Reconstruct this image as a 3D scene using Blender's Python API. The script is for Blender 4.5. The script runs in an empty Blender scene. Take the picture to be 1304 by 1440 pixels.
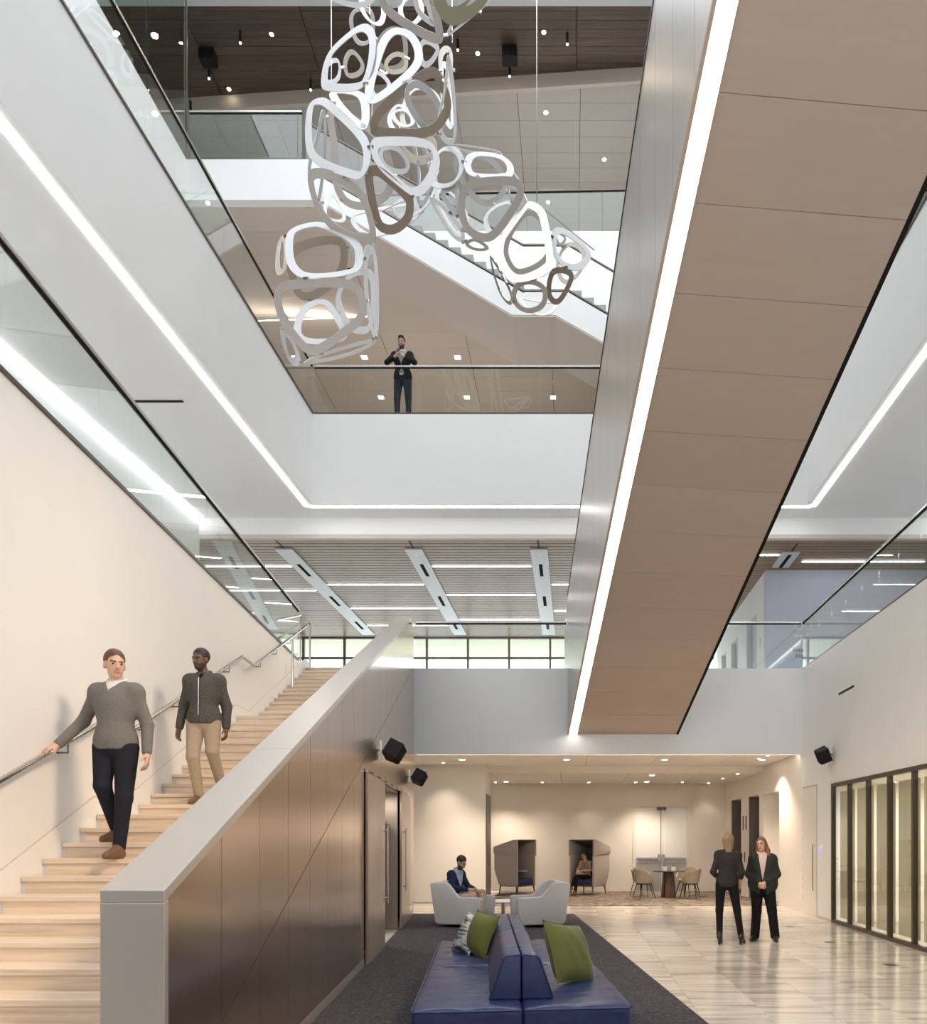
import bpy, bmesh, math, random
import numpy as np
from mathutils import Vector, Matrix

random.seed(7)
rng = np.random.default_rng(7)
S = bpy.context.scene
COL = S.collection

# ------------------------------------------------------------------ camera
F, PX, PY, HC = 1100.0, 805.0, 1180.0, 1.62      # focal length and principal point in pixels, eye height
cam_d = bpy.data.cameras.new('camera')
cam_d.sensor_fit = 'HORIZONTAL'
cam_d.sensor_width = 36.0
cam_d.lens = 36.0 * F / 1304.0
cam_d.shift_x = -(PX - 652.0) / 1304.0
cam_d.shift_y = (PY - 720.0) / 1304.0
cam_d.clip_start = 0.05
cam_d.clip_end = 400
cam = bpy.data.objects.new('camera', cam_d)
COL.objects.link(cam)
cam.location = (0, 0, HC)
cam.rotation_euler = (math.pi / 2, 0, 0)
S.camera = cam

# ------------------------------------------------------------------ world and exposure
W = bpy.data.worlds.new('overcast_sky')
S.world = W
W.use_nodes = True
bgn = W.node_tree.nodes['Background']
bgn.inputs[0].default_value = (0.90, 0.95, 1.0, 1)
bgn.inputs[1].default_value = 1.75
S.view_settings.view_transform = 'Standard'
S.view_settings.look = 'None'
S.view_settings.gamma = 1.0
S.view_settings.use_curve_mapping = False
S.view_settings.exposure = 0.93
S.cycles.max_bounces = 10
S.cycles.diffuse_bounces = 5
S.cycles.glossy_bounces = 4
S.cycles.transmission_bounces = 4
S.cycles.transparent_max_bounces = 24
S.cycles.caustics_reflective = False
S.cycles.caustics_refractive = False
S.cycles.sample_clamp_indirect = 6.0

WARM = (1.0, 0.82, 0.64)
NEUT = (1.0, 0.93, 0.84)

def lamp(kind, loc, energy, color=WARM, size=0.3, target=None, spot=1.6, blend=0.7):
    d = bpy.data.lights.new('lamp_light', kind)
    d.energy = energy
    d.color = color
    if kind == 'AREA':
        d.shape = 'DISK'
        d.size = size
    else:
        d.shadow_soft_size = size
    if kind == 'SPOT':
        d.spot_size = spot
        d.spot_blend = blend
    o = bpy.data.objects.new('lamp_light', d)
    COL.objects.link(o)
    o.location = loc
    if target is not None:
        o.rotation_euler = (Vector(target) - Vector(loc)).to_track_quat('-Z', 'Y').to_euler()
    return o

# unseen warm spots added under the third floor soffits to brighten stair, walls and floor
for (lx, ly, tx_, ty_, tz_, en, sp) in ((4.9, 2.5, -4.6, 6.5, 1.2, 1300, .80), (4.9, 4.0, -5.2, 10.5, 3.0, 1000, .70), (4.9, 1.5, -3.3, 4.5, 0.8, 900, .70),
                                        (-6.2, 3.0, 3.6, 11.5, 0.0, 1900, .65), (-6.2, 1.5, 4.6, 8.0, 0.5, 1300, .65), (-6.2, 4.0, 0.4, 9.5, 0.2, 700, .5), (-6.2, 5.0, 3.2, 15.5, 0.0, 1500, .5),
                                        (-2.0, 17.8, -5.9, 13.8, 4.2, 650, 1.1), (-6.2, 2.0, 5.0, 12.0, 3.6, 700, .5)):
    lamp('SPOT', (lx, ly, 8.95), en, (1.0, .74, .5), .8, (tx_, ty_, tz_), sp, .95)

# ------------------------------------------------------------------ materials
MATS = {}
def mat(name, col, rough=0.6, metal=0.0, spec=0.5, emit=None, es=0.0, noise=0.0, nscale=(8, 8, 8), bump=0.0,
        bscale=(40, 40, 40), rand=0.0, coords='Object', coat=0.0, sheen=0.0):
    m = bpy.data.materials.new(name)
    m.use_nodes = True
    nt = m.node_tree
    b = nt.nodes['Principled BSDF']
    b.inputs['Base Color'].default_value = (*col, 1)
    b.inputs['Roughness'].default_value = rough
    b.inputs['Metallic'].default_value = metal
    b.inputs['Specular IOR Level'].default_value = spec
    if coat:
        b.inputs['Coat Weight'].default_value = coat
        b.inputs['Coat Roughness'].default_value = 0.08
    if sheen:
        b.inputs['Sheen Weight'].default_value = sheen
    if emit:
        b.inputs['Emission Color'].default_value = (*emit, 1)
        b.inputs['Emission Strength'].default_value = es
    tc = None
    def mapped(scale):
        nonlocal tc
        if tc is None:
            tc = nt.nodes.new('ShaderNodeTexCoord')
        mp = nt.nodes.new('ShaderNodeMapping')
        mp.inputs['Scale'].default_value = scale
        nt.links.new(tc.outputs[coords], mp.inputs['Vector'])
        return mp.outputs['Vector']
    src = None
    if noise:
        n = nt.nodes.new('ShaderNodeTexNoise')
        n.inputs['Scale'].default_value = 1.0
        n.inputs['Detail'].default_value = 5
        nt.links.new(mapped(nscale), n.inputs['Vector'])
        mr = nt.nodes.new('ShaderNodeMapRange')
        mr.inputs['From Min'].default_value = 0.25
        mr.inputs['From Max'].default_value = 0.75
        mr.inputs['To Min'].default_value = 1 - noise
        mr.inputs['To Max'].default_value = 1 + noise
        nt.links.new(n.outputs['Fac'], mr.inputs['Value'])
        src = mr.outputs[0]
    if rand:
        oi = nt.nodes.new('ShaderNodeObjectInfo')
        mr2 = nt.nodes.new('ShaderNodeMapRange')
        mr2.inputs['To Min'].default_value = 1 - rand
        mr2.inputs['To Max'].default_value = 1 + rand
        nt.links.new(oi.outputs['Random'], mr2.inputs['Value'])
        if src:
            mu = nt.nodes.new('ShaderNodeMath')
            mu.operation = 'MULTIPLY'
            nt.links.new(src, mu.inputs[0])
            nt.links.new(mr2.outputs[0], mu.inputs[1])
            src = mu.outputs[0]
        else:
            src = mr2.outputs[0]
    if src:
        hs = nt.nodes.new('ShaderNodeHueSaturation')
        hs.inputs['Color'].default_value = (*col, 1)
        nt.links.new(src, hs.inputs['Value'])
        nt.links.new(hs.outputs['Color'], b.inputs['Base Color'])
    if bump:
        n2 = nt.nodes.new('ShaderNodeTexNoise')
        n2.inputs['Scale'].default_value = 1.0
        n2.inputs['Detail'].default_value = 4
        nt.links.new(mapped(bscale), n2.inputs['Vector'])
        bp = nt.nodes.new('ShaderNodeBump')
        bp.inputs['Strength'].default_value = bump
        bp.inputs['Distance'].default_value = 0.02
        nt.links.new(n2.outputs['Fac'], bp.inputs['Height'])
        nt.links.new(bp.outputs['Normal'], b.inputs['Normal'])
    MATS[name] = m
    return m

def ramp_mat(name, scale, stops, rough=0.4, detail=6, rand=0.0, coat=0.0, bump=0.0, distort=0.0, spec=0.5, shift=True):
    """stretched noise through a colour ramp (stone veins, wood grain, carpet flecks), shifted per object"""
    m = bpy.data.materials.new(name)
    m.use_nodes = True
    nt = m.node_tree
    b = nt.nodes['Principled BSDF']
    b.inputs['Roughness'].default_value = rough
    b.inputs['Specular IOR Level'].default_value = spec
    b.inputs['Coat Weight'].default_value = coat
    b.inputs['Coat Roughness'].default_value = 0.06
    tc = nt.nodes.new('ShaderNodeTexCoord')
    mp = nt.nodes.new('ShaderNodeMapping')
    mp.inputs['Scale'].default_value = scale
    nt.links.new(tc.outputs['Object'], mp.inputs['Vector'])
    oi = nt.nodes.new('ShaderNodeObjectInfo')
    n = nt.nodes.new('ShaderNodeTexNoise')
    n.noise_dimensions = '4D'
    n.inputs['Scale'].default_value = 1
    n.inputs['Detail'].default_value = detail
    n.inputs['Roughness'].default_value = 0.6
    n.inputs['Distortion'].default_value = distort
    nt.links.new(mp.outputs[0], n.inputs['Vector'])
    if shift:
        mm = nt.nodes.new('ShaderNodeMath')
        mm.operation = 'MULTIPLY'
        mm.inputs[1].default_value = 40.0
        nt.links.new(oi.outputs['Random'], mm.inputs[0])
        nt.links.new(mm.outputs[0], n.inputs['W'])
    cr = nt.nodes.new('ShaderNodeValToRGB')
    els = cr.color_ramp.elements
    els[0].position, els[0].color = stops[0][0], (*stops[0][1], 1)
    els[1].position, els[1].color = stops[-1][0], (*stops[-1][1], 1)
    for p, c in stops[1:-1]:
        e = els.new(p)
        e.color = (*c, 1)
    nt.links.new(n.outputs['Fac'], cr.inputs['Fac'])
    last = cr.outputs['Color']
    if rand:
        mr2 = nt.nodes.new('ShaderNodeMapRange')
        mr2.inputs['To Min'].default_value = 1 - rand
        mr2.inputs['To Max'].default_value = 1 + rand
        nt.links.new(oi.outputs['Random'], mr2.inputs['Value'])
        hs = nt.nodes.new('ShaderNodeHueSaturation')
        nt.links.new(last, hs.inputs['Color'])
        nt.links.new(mr2.outputs[0], hs.inputs['Value'])
        last = hs.outputs['Color']
    nt.links.new(last, b.inputs['Base Color'])
    if bump:
        bp = nt.nodes.new('ShaderNodeBump')
        bp.inputs['Strength'].default_value = bump
        bp.inputs['Distance'].default_value = 0.01
        nt.links.new(n.outputs['Fac'], bp.inputs['Height'])
        nt.links.new(bp.outputs['Normal'], b.inputs['Normal'])
    MATS[name] = m
    return m

def glass_mat(name, tint, refl=1.0, ior=1.5, rough=0.0):
    m = bpy.data.materials.new(name)
    m.use_nodes = True
    nt = m.node_tree
    nt.nodes.clear()
    out = nt.nodes.new('ShaderNodeOutputMaterial')
    tr = nt.nodes.new('ShaderNodeBsdfTransparent')
    tr.inputs['Color'].default_value = (*tint, 1)
    gl = nt.nodes.new('ShaderNodeBsdfGlossy')
    gl.inputs['Roughness'].default_value = rough
    gl.inputs['Color'].default_value = (refl, refl, refl, 1)
    # Schlick reflectance, the same from both faces of the pane
    geo = nt.nodes.new('ShaderNodeNewGeometry')
    dot = nt.nodes.new('ShaderNodeVectorMath')
    dot.operation = 'DOT_PRODUCT'
    nt.links.new(geo.outputs['Incoming'], dot.inputs[0])
    nt.links.new(geo.outputs['Normal'], dot.inputs[1])
    def mth(op, a, b=None):
        n = nt.nodes.new('ShaderNodeMath')
        n.operation = op
        n.use_clamp = op in ('SUBTRACT', 'MULTIPLY_ADD')
        for i, q in enumerate((a, b)):
            if q is None:
                continue
            if isinstance(q, (int, float)):
                n.inputs[i].default_value = q
            else:
                nt.links.new(q, n.inputs[i])
        return n
    ab = mth('ABSOLUTE', dot.outputs['Value'])
    om = mth('SUBTRACT', 1.0, ab.outputs[0])
    p5 = mth('POWER', om.outputs[0], 5.0)
    fr = mth('MULTIPLY_ADD', p5.outputs[0], 0.95)
    fr.inputs[2].default_value = 0.045
    mx = nt.nodes.new('ShaderNodeMixShader')
    nt.links.new(fr.outputs[0], mx.inputs[0])
    nt.links.new(tr.outputs[0], mx.inputs[1])
    nt.links.new(gl.outputs[0], mx.inputs[2])
    nt.links.new(mx.outputs[0], out.inputs[0])
    MATS[name] = m
    return m

mat('white_paint', (0.83, 0.83, 0.82), 0.55, noise=0.015, nscale=(1.5, 1.5, 1.5))
mat('cream_paint', (0.80, 0.76, 0.70), 0.55, noise=0.015, nscale=(1.5, 1.5, 1.5))
mat('soffit_paint', (0.80, 0.80, 0.79), 0.6)
mat('blue_grey_paint', (0.56, 0.60, 0.70), 0.55)
mat('tan_panel', (0.60, 0.52, 0.455), 0.55, rand=0.03)
mat('soffit_panel', (0.47, 0.375, 0.305), 0.42, noise=0.03, nscale=(2, 12, 2), rand=0.03)
mat('side_panel', (0.50, 0.47, 0.44), 0.30, metal=0.35, noise=0.03, nscale=(30, 30, 0.5), rand=0.02)
mat('bronze_panel', (0.60, 0.475, 0.385), 0.20, metal=0.92, noise=0.04, nscale=(60, 60, 0.6), rand=0.03)
mat('cap_metal', (0.49, 0.47, 0.45), 0.30, metal=0.55)
mat('door_metal', (0.46, 0.385, 0.33), 0.3, metal=0.5, noise=0.06, nscale=(40, 40, 0.4))
mat('grey_panel', (0.50, 0.465, 0.44), 0.6, rand=0.03)
mat('steel', (0.62, 0.60, 0.57), 0.22, metal=1.0)
mat('dark_steel', (0.14, 0.12, 0.105), 0.35, metal=0.8)
mat('black', (0.012, 0.012, 0.014), 0.6, spec=0.25)
mat('dark_gap', (0.02, 0.018, 0.016), 0.9, spec=0.05)
mat('charcoal_door', (0.16, 0.135, 0.125), 0.4)
mat('bronze_frame', (0.10, 0.08, 0.06), 0.35, metal=0.7)
mat('diffuser_grey', (0.62, 0.63, 0.65), 0.4)
mat('led', (1, 1, 1), 0.5, emit=(0.97, 0.98, 1.0), es=5.0)
mat('led_warm', (1, 1, 1), 0.5, emit=(1.0, 0.90, 0.78), es=5.0)
mat('led_stair', (1, 1, 1), 0.5, emit=(1.0, 0.94, 0.86), es=5.0)
mat('lamp_glow', (1, 1, 1), 0.5, emit=(1.0, 0.85, 0.65), es=14.0)
ramp_mat('stone_tile', (0.7, 7.0, 1.0), [(0.32, (0.40, 0.32, 0.26)), (0.44, (0.60, 0.52, 0.45)), (0.52, (0.73, 0.66, 0.58)),
         (0.66, (0.80, 0.75, 0.68))], rough=0.18, detail=5, rand=0.13, coat=0.25)
mat('grout', (0.46, 0.41, 0.36), 0.7)
ramp_mat('rug_weave', (34, 60, 60), [(0.3, (0.028, 0.029, 0.037)), (0.5, (0.066, 0.063, 0.070)), (0.7, (0.16, 0.145, 0.14))], rough=0.95, spec=0.1, bump=0.4)
ramp_mat('patterned_carpet', (3, 8, 4), [(0.40, (0.05, 0.038, 0.032)), (0.46, (0.22, 0.18, 0.145)), (0.52, (0.33, 0.28, 0.235)), (0.58, (0.10, 0.08, 0.066))],
         rough=0.95, spec=0.1, detail=8, distort=0.6)
ramp_mat('tread_wood', (1.2, 22, 30), [(0.3, (0.57, 0.45, 0.335)), (0.5, (0.74, 0.62, 0.50)), (0.7, (0.82, 0.72, 0.61))], rough=0.35, rand=0.07)
ramp_mat('slat_wood', (0.6, 14, 14), [(0.3, (0.25, 0.165, 0.10)), (0.7, (0.36, 0.25, 0.16))], spec=0.2, rough=0.32, rand=0.05)
ramp_mat('dark_wood', (0.8, 16, 16), [(0.3, (0.060, 0.040, 0.031)), (0.55, (0.105, 0.070, 0.053)), (0.75, (0.15, 0.10, 0.075))], rough=0.45, rand=0.12)
ramp_mat('walnut', (14, 14, 1.5), [(0.3, (0.07, 0.035, 0.022)), (0.7, (0.16, 0.085, 0.055))], rough=0.4)
ramp_mat('brick_outside', (0.5, 6, 5), [(0.3, (0.52, 0.50, 0.36)), (0.7, (0.68, 0.65, 0.50))], rough=0.8)
mat('blue_leather', (0.026, 0.038, 0.118), 0.34, noise=0.12, nscale=(5, 5, 5), bump=0.8, bscale=(2.5, 9, 5), coat=0.05)
mat('blue_fabric', (0.040, 0.045, 0.16), 0.8, noise=0.1)
mat('green_velvet', (0.085, 0.102, 0.012), 0.75, noise=0.2, nscale=(6, 6, 6), sheen=0.15, bump=0.3, bscale=(7, 7, 7))
mat('white_boucle', (0.60, 0.58, 0.56), 0.95, noise=0.10, nscale=(90, 90, 90), bump=0.5, bscale=(120, 120, 120))
mat('pod_felt', (0.43, 0.38, 0.345), 0.95, noise=0.12, nscale=(80, 80, 80))
mat('pod_dark', (0.12, 0.105, 0.10), 0.95, noise=0.08, nscale=(60, 60, 60))
mat('tub_fabric', (0.40, 0.335, 0.27), 0.9, noise=0.06, nscale=(60, 60, 60))
mat('ring_white', (0.80, 0.80, 0.81), 0.35)
mat('ring_silver', (0.60, 0.60, 0.61), 0.3, metal=0.35)
mat('ring_taupe', (0.50, 0.455, 0.42), 0.4, metal=0.1)
mat('ring_brown', (0.36, 0.29, 0.235), 0.4, metal=0.15)
mat('ring_cream', (0.74, 0.67, 0.56), 0.4)
mat('ring_olive', (0.30, 0.27, 0.18), 0.4)
mat('ring_mirror', (0.86, 0.86, 0.86), 0.08, metal=1.0)
glass_mat('clear_glass', (0.955, 0.98, 0.972))
glass_mat('green_glass', (0.86, 0.91, 0.88))
glass_mat('window_glass', (0.95, 0.98, 0.96))
M = MATS
def blind_fabric():
    m = bpy.data.materials.new('blind_fabric')
    m.use_nodes = True
    nt = m.node_tree
    nt.nodes.clear()
    out = nt.nodes.new('ShaderNodeOutputMaterial')
    df = nt.nodes.new('ShaderNodeBsdfDiffuse')
    tl = nt.nodes.new('ShaderNodeBsdfTranslucent')
    mx = nt.nodes.new('ShaderNodeMixShader')
    mx.inputs[0].default_value = .45
    n = nt.nodes.new('ShaderNodeTexNoise')
    n.inputs['Scale'].default_value = 1
    tc = nt.nodes.new('ShaderNodeTexCoord')
    mp = nt.nodes.new('ShaderNodeMapping')
    mp.inputs['Scale'].default_value = (1, 9, 0.12)
    nt.links.new(tc.outputs['Object'], mp.inputs[0])
    nt.links.new(mp.outputs[0], n.inputs['Vector'])
    cr = nt.nodes.new('ShaderNodeValToRGB')
    cr.color_ramp.elements[0].color = (0.58, 0.55, 0.43, 1)
    cr.color_ramp.elements[1].color = (0.72, 0.69, 0.57, 1)
    nt.links.new(n.outputs['Fac'], cr.inputs[0])
    for q in (df, tl):
        nt.links.new(cr.outputs[0], q.inputs['Color'])
    nt.links.new(df.outputs[0], mx.inputs[1])
    nt.links.new(tl.outputs[0], mx.inputs[2])
    nt.links.new(mx.outputs[0], out.inputs[0])
    MATS['blind_fabric'] = m
blind_fabric()

# ------------------------------------------------------------------ mesh helpers
class MB:
    def __init__(self):
        self.v, self.f, self.mi = [], [], []
    def add(self, verts, faces, mi=0):
        n = len(self.v)
        self.v += [tuple(p) for p in verts]
        self.f += [tuple(i + n for i in fc) for fc in faces]
        self.mi += [mi] * len(faces)
        return self
    def box(self, x0, x1, y0, y1, z0, z1, mi=0):
        vs = [(x, y, z) for z in (z0, z1) for y in (y0, y1) for x in (x0, x1)]
        return self.add(vs, [(0, 2, 3, 1), (4, 5, 7, 6), (0, 1, 5, 4), (2, 6, 7, 3), (0, 4, 6, 2), (1, 3, 7, 5)], mi)
    def hexa(self, b, t, mi=0):
        """bottom 4 and top 4 points, same winding"""
        return self.add(list(b) + list(t), [(3, 2, 1, 0), (4, 5, 6, 7)] + [(i, (i + 1) % 4, 4 + (i + 1) % 4, 4 + i) for i in range(4)], mi)
    def prism(self, pts, vec, mi=0):
        n = len(pts)
        v = Vector(vec)
        vs = [Vector(p) for p in pts] + [Vector(p) + v for p in pts]
        return self.add(vs, [tuple(range(n - 1, -1, -1)), tuple(range(n, 2 * n))] + [(i, (i + 1) % n, n + (i + 1) % n, n + i) for i in range(n)], mi)
    def tube(self, pts, r, n=8, r2=None, mi=0):
        pts = [Vector(p) for p in pts]
        rings = []
        for i, p in enumerate(pts):
            d = (pts[min(i + 1, len(pts) - 1)] - pts[max(i - 1, 0)]).normalized()
            up = Vector((0, 0, 1)) if abs(d.z) < 0.9 else Vector((1, 0, 0))
            a = d.cross(up).normalized()
            b = a.cross(d).normalized()
            rr = r if r2 is None else r + (r2 - r) * i / (len(pts) - 1)
            rings.append([p + a * (rr * math.cos(2 * math.pi * k / n)) + b * (rr * math.sin(2 * math.pi * k / n)) for k in range(n)])
        vs = [q for rg in rings for q in rg]
        fs = []
        for i in range(len(pts) - 1):
            for k in range(n):
                fs.append((i * n + k, i * n + (k + 1) % n, (i + 1) * n + (k + 1) % n, (i + 1) * n + k))
        fs.append(tuple(range(n - 1, -1, -1)))
        fs.append(tuple((len(pts) - 1) * n + k for k in range(n)))
        return self.add(vs, fs, mi)
    def lathe(self, prof, n=16, c=(0, 0, 0), mi=0):
        vs = [(c[0] + r * math.cos(2 * math.pi * k / n), c[1] + r * math.sin(2 * math.pi * k / n), c[2] + z) for r, z in prof for k in range(n)]
        fs = []
        for i in range(len(prof) - 1):
            for k in range(n):
                fs.append((i * n + k, i * n + (k + 1) % n, (i + 1) * n + (k + 1) % n, (i + 1) * n + k))
        fs.append(tuple(range(n - 1, -1, -1)))
        fs.append(tuple((len(prof) - 1) * n + k for k in range(n)))
        return self.add(vs, fs, mi)
    def xf(self, mtx):
        self.v = [tuple(mtx @ Vector(p)) for p in self.v]
        return self

def mesh_from(mb, name, mats, smooth=False, bevel=0.0, bseg=2, sub=0):
    me = bpy.data.meshes.new(name)
    me.from_pydata(mb.v, [], mb.f)
    mats = mats if isinstance(mats, (list, tuple)) else [mats]
    for m in mats:
        me.materials.append(M[m] if isinstance(m, str) else m)
    if len(mats) > 1:
        me.polygons.foreach_set('material_index', mb.mi)
    bm = bmesh.new()
    bm.from_mesh(me)
    bmesh.ops.recalc_face_normals(bm, faces=bm.faces)
    if bevel:
        es = [e for e in bm.edges if len(e.link_faces) == 2 and e.calc_face_angle(0) > 0.35]
        bmesh.ops.bevel(bm, geom=es, offset=bevel, segments=bseg, profile=0.5, affect='EDGES', clamp_overlap=True)
    if sub:
        bmesh.ops.subdivide_edges(bm, edges=bm.edges, cuts=sub, use_grid_fill=True)
    bm.to_mesh(me)
    bm.free()
    if smooth:
        me.polygons.foreach_set('use_smooth', [True] * len(me.polygons))
        try:
            me.set_sharp_from_angle(angle=0.7)
        except Exception:
            pass
    me.update()
    return me

def link(name, me, parent=None, **kw):
    o = bpy.data.objects.new(name, me)
    COL.objects.link(o)
    if parent:
        o.parent = parent
    for k, v in kw.items():
        if v is not None:
            o[k] = v
    return o

def obj(name, mb, mats, parent=None, smooth=False, bevel=0.0, bseg=2, center=False, **kw):
    if center:
        a = np.array(mb.v)
        c = (a.min(0) + a.max(0)) / 2
        mb.v = [tuple(np.array(p) - c) for p in mb.v]
    o = link(name, mesh_from(mb, name, mats, smooth, bevel, bseg), parent, **kw)
    if center:
        o.location = tuple(c)
    return o

def thing(name, label, cat, loc=(0, 0, 0), rotz=0.0, group=None):
    o = bpy.data.objects.new(name, None)
    COL.objects.link(o)
    o.empty_display_size = 0.1
    o.location = loc
    o.rotation_euler = (0, 0, rotz)
    o['label'] = label
    o['category'] = cat
    if group:
        o['group'] = group
    return o

def struct(name, mb, mats, label=None, **kw):
    return obj(name, mb, mats, kind='structure', label=label, **kw)

def box(x0, x1, y0, y1, z0, z1):
    return MB().box(x0, x1, y0, y1, z0, z1)

KA = -0.1155                       # plan slope of the stair axis (the stairs stand a few degrees off the building grid)
RA = math.atan(-KA)
def A(x0, y, z):
    return (x0 + KA * y, y, z)
def P(px, py, y):                  # point seen at a pixel, at depth y
    return ((px - PX) * y / F, y, HC + (PY - py) * y / F)

def rounded(pts2, it=3):
    for _ in range(it):
        q = []
        n = len(pts2)
        for i in range(n):
            a, b = np.array(pts2[i]), np.array(pts2[(i + 1) % n])
            q += [tuple(a * .75 + b * .25), tuple(a * .25 + b * .75)]
        pts2 = q
    return pts2

def smooth_box(w, d, h, r, seg=3, wob=0.0, crown=0.0, cuts=5):
    """soft cushion block, origin at bottom centre"""
    bm = bmesh.new()
    bmesh.ops.create_cube(bm, size=1)
    bmesh.ops.scale(bm, vec=(w, d, h), verts=bm.verts)
    bmesh.ops.bevel(bm, geom=bm.edges[:], offset=r, segments=seg, profile=0.5, affect='EDGES')
    bmesh.ops.subdivide_edges(bm, edges=[e for e in bm.edges if e.calc_length() > 0.12], cuts=cuts, use_grid_fill=True)
    for v in bm.verts:
        v.co.z += h / 2
        if crown and v.co.z > h * .6:
            v.co.z += crown * max(0, (1 - (2 * v.co.x / w) ** 2)) * max(0, (1 - (2 * v.co.y / d) ** 2))
        if wob:
            v.co.z += wob * math.sin(v.co.y * 37 + 3 * math.sin(v.co.x * 9)) * (v.co.z > h * .5)
    return bm

def bm_obj(name, bm, mats, parent=None, smooth=True, loc=None, rot=None, **kw):
    me = bpy.data.meshes.new(name)
    bmesh.ops.recalc_face_normals(bm, faces=bm.faces)
    bm.to_mesh(me)
    bm.free()
    for m in (mats if isinstance(mats, (list, tuple)) else [mats]):
        me.materials.append(M[m])
    if smooth:
        me.polygons.foreach_set('use_smooth', [True] * len(me.polygons))
        me.set_sharp_from_angle(angle=0.9)
    o = link(name, me, parent, **kw)
    if loc:
        o.location = loc
    if rot:
        o.rotation_euler = rot
    return o

ORD = ['first', 'second', 'third', 'fourth', 'fifth', 'sixth', 'seventh', 'eighth', 'ninth', 'tenth', 'eleventh', 'twelfth']
# ------------------------------------------------------------------ levels of the building
D = 17.35                                   # depth of the back edge of the atrium
Z2, Z3, Z4 = 5.36, 11.05, 16.70             # upper floor levels
S3 = 9.05                                   # soffit under the third floor
XL3, XR3 = -5.76, 5.22                      # atrium edges at the third floor
XR = 5.08                                   # right wall of the atrium
XW = -3.85                                  # left stair wall (stair axis frame)
XB = -1.50                                  # right face of the stair balustrade (stair axis frame)

# ---- floor: slab with stone tiles, each a piece of its own
fl = struct('floor', box(-13, 12, -5, 24.3, -0.25, -0.014), 'grout', 'polished stone tile floor with horizontal veining')
TW, TL = 0.62, 1.24
tile_me = {}
def tile_mesh(w, l):
    key = (round(w, 2), round(l, 2))
    if key not in tile_me:
        tile_me[key] = mesh_from(box(-w / 2 + .0015, w / 2 - .0015, -l / 2 + .0015, l / 2 - .0015, -0.014, 0), 'tile', 'stone_tile', bevel=0.0012, bseg=1)
    return tile_me[key]
xs = [0.557 + TW * k for k in range(-8, 8)]
for ci, x0 in enumerate(xs):
    x1 = min(x0 + TW, XR)
    near = x0 > -0.2
    y = (3.6 if near else 16.25) + (TL * ((ci * 0.37) % 1.0)) - TL
    while y < 18.96:
        y1 = min(y + TL, 18.96)
        if y1 - y > 0.02 and x1 - x0 > 0.02:
            o = link('tile', tile_mesh(x1 - x0, y1 - y), fl)
            o.location = ((x0 + x1) / 2, (y + y1) / 2, 0)
        y = y1
# floor boxes (small flush metal lids)
for i, (px, py) in enumerate(((1112, 1303), (1168, 1325), (1253, 1357))):
    yy = F * HC / (py - PY)
    xx = (px - PX) * yy / F
    o = obj('floor_box', box(xx - .075, xx + .075, yy - .09, yy + .09, -.008, .002), 'dark_steel', bevel=.002, center=True,
            label='small flush metal floor outlet, ' + ['farthest of three, behind the two standing women', 'middle one of three between women and folding glass wall', 'nearest of three beside the folding glass wall'][i],
            category='floor outlet', group='floor outlets')

# ---- rug and back carpet
rug_pts = [A(XB + .01, 3.5, 0), A(1.98, 3.5, 0), A(1.98, 16.9, 0), A(XB + .01, 16.9, 0)]
rg = obj('rug', MB().prism(rug_pts, (0, 0, 0.012)), 'rug_weave', bevel=.004)
rg['label'] = 'dark charcoal woven rug under the blue sofa'
rg['category'] = 'rug'
cp = obj('carpet', MB().prism([(-2.21, 18.97, -.012), (XR - .0482 * (18.97 - 17.35) - .01, 18.97, -.012), (XR - .0482 * (24.19 - 17.35) - .01, 24.18, -.012), (-2.21, 24.18, -.012)], (0, 0, .02)), 'patterned_carpet')
cp['label'] = 'brown patterned carpet under the pods and round table'
cp['category'] = 'carpet'

# ---- ground floor back: walls, ceiling
wb = struct('wall_back', box(-8, 4.9, 24.2, 24.5, 0, 3.6), 'cream_paint', 'cream back wall behind the pods')
obj('baseboard', box(-8, 1.80, 24.185, 24.2, 0, 0.11), 'cream_paint', wb)
obj('baseboard', box(3.66, 4.76, 24.185, 24.2, 0, 0.11), 'cream_paint', wb)
wp = struct('wall_partition', box(-4.4, -2.22, 20.0, 21.2, 0, 3.52), 'cream_paint', 'cream wall block behind the seated man')
obj('baseboard', box(-4.4, -2.22, 19.985, 20.0, 0, 0.11), 'cream_paint', wp)
sd = struct('door_1', box(-2.22, -2.20, 20.15, 21.15, 0, 2.78), 'charcoal_door', 'dark narrow door on the side of the wall block')
obj('door_handle', MB().tube([(-2.18, 20.3, 0.95), (-2.15, 20.3, 0.95), (-2.15, 20.3, 1.25), (-2.18, 20.3, 1.25)], .01), 'steel', sd)

ce = struct('ceiling_ground', box(-6, XR, 17.55, 20.3, 3.56, 3.66), 'cream_paint', 'low cream ceiling over the lounge area')
for i in range(6):
    xa, xb = -4.6 + i * 1.65, -4.6 + (i + 1) * 1.65 - .012
    obj('panel', box(xa, min(xb, 5.0), 17.56, 20.3, 3.52, 3.56), 'cream_paint', ce)
ce2 = struct('ceiling_rear', box(-8, XR, 20.3, 24.3, 3.37, 3.66), 'cream_paint', 'rear lower part of the lounge ceiling')
for i in range(5):
    for j in range(2):
        xa, xb = -3.9 + i * 1.8, -3.9 + (i + 1) * 1.8 - .012
        obj('panel', box(xa, min(xb, 4.8), 20.3 + j * 1.95, 22.24 + j * 1.95, 3.33, 3.37), 'cream_paint', ce2)

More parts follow.
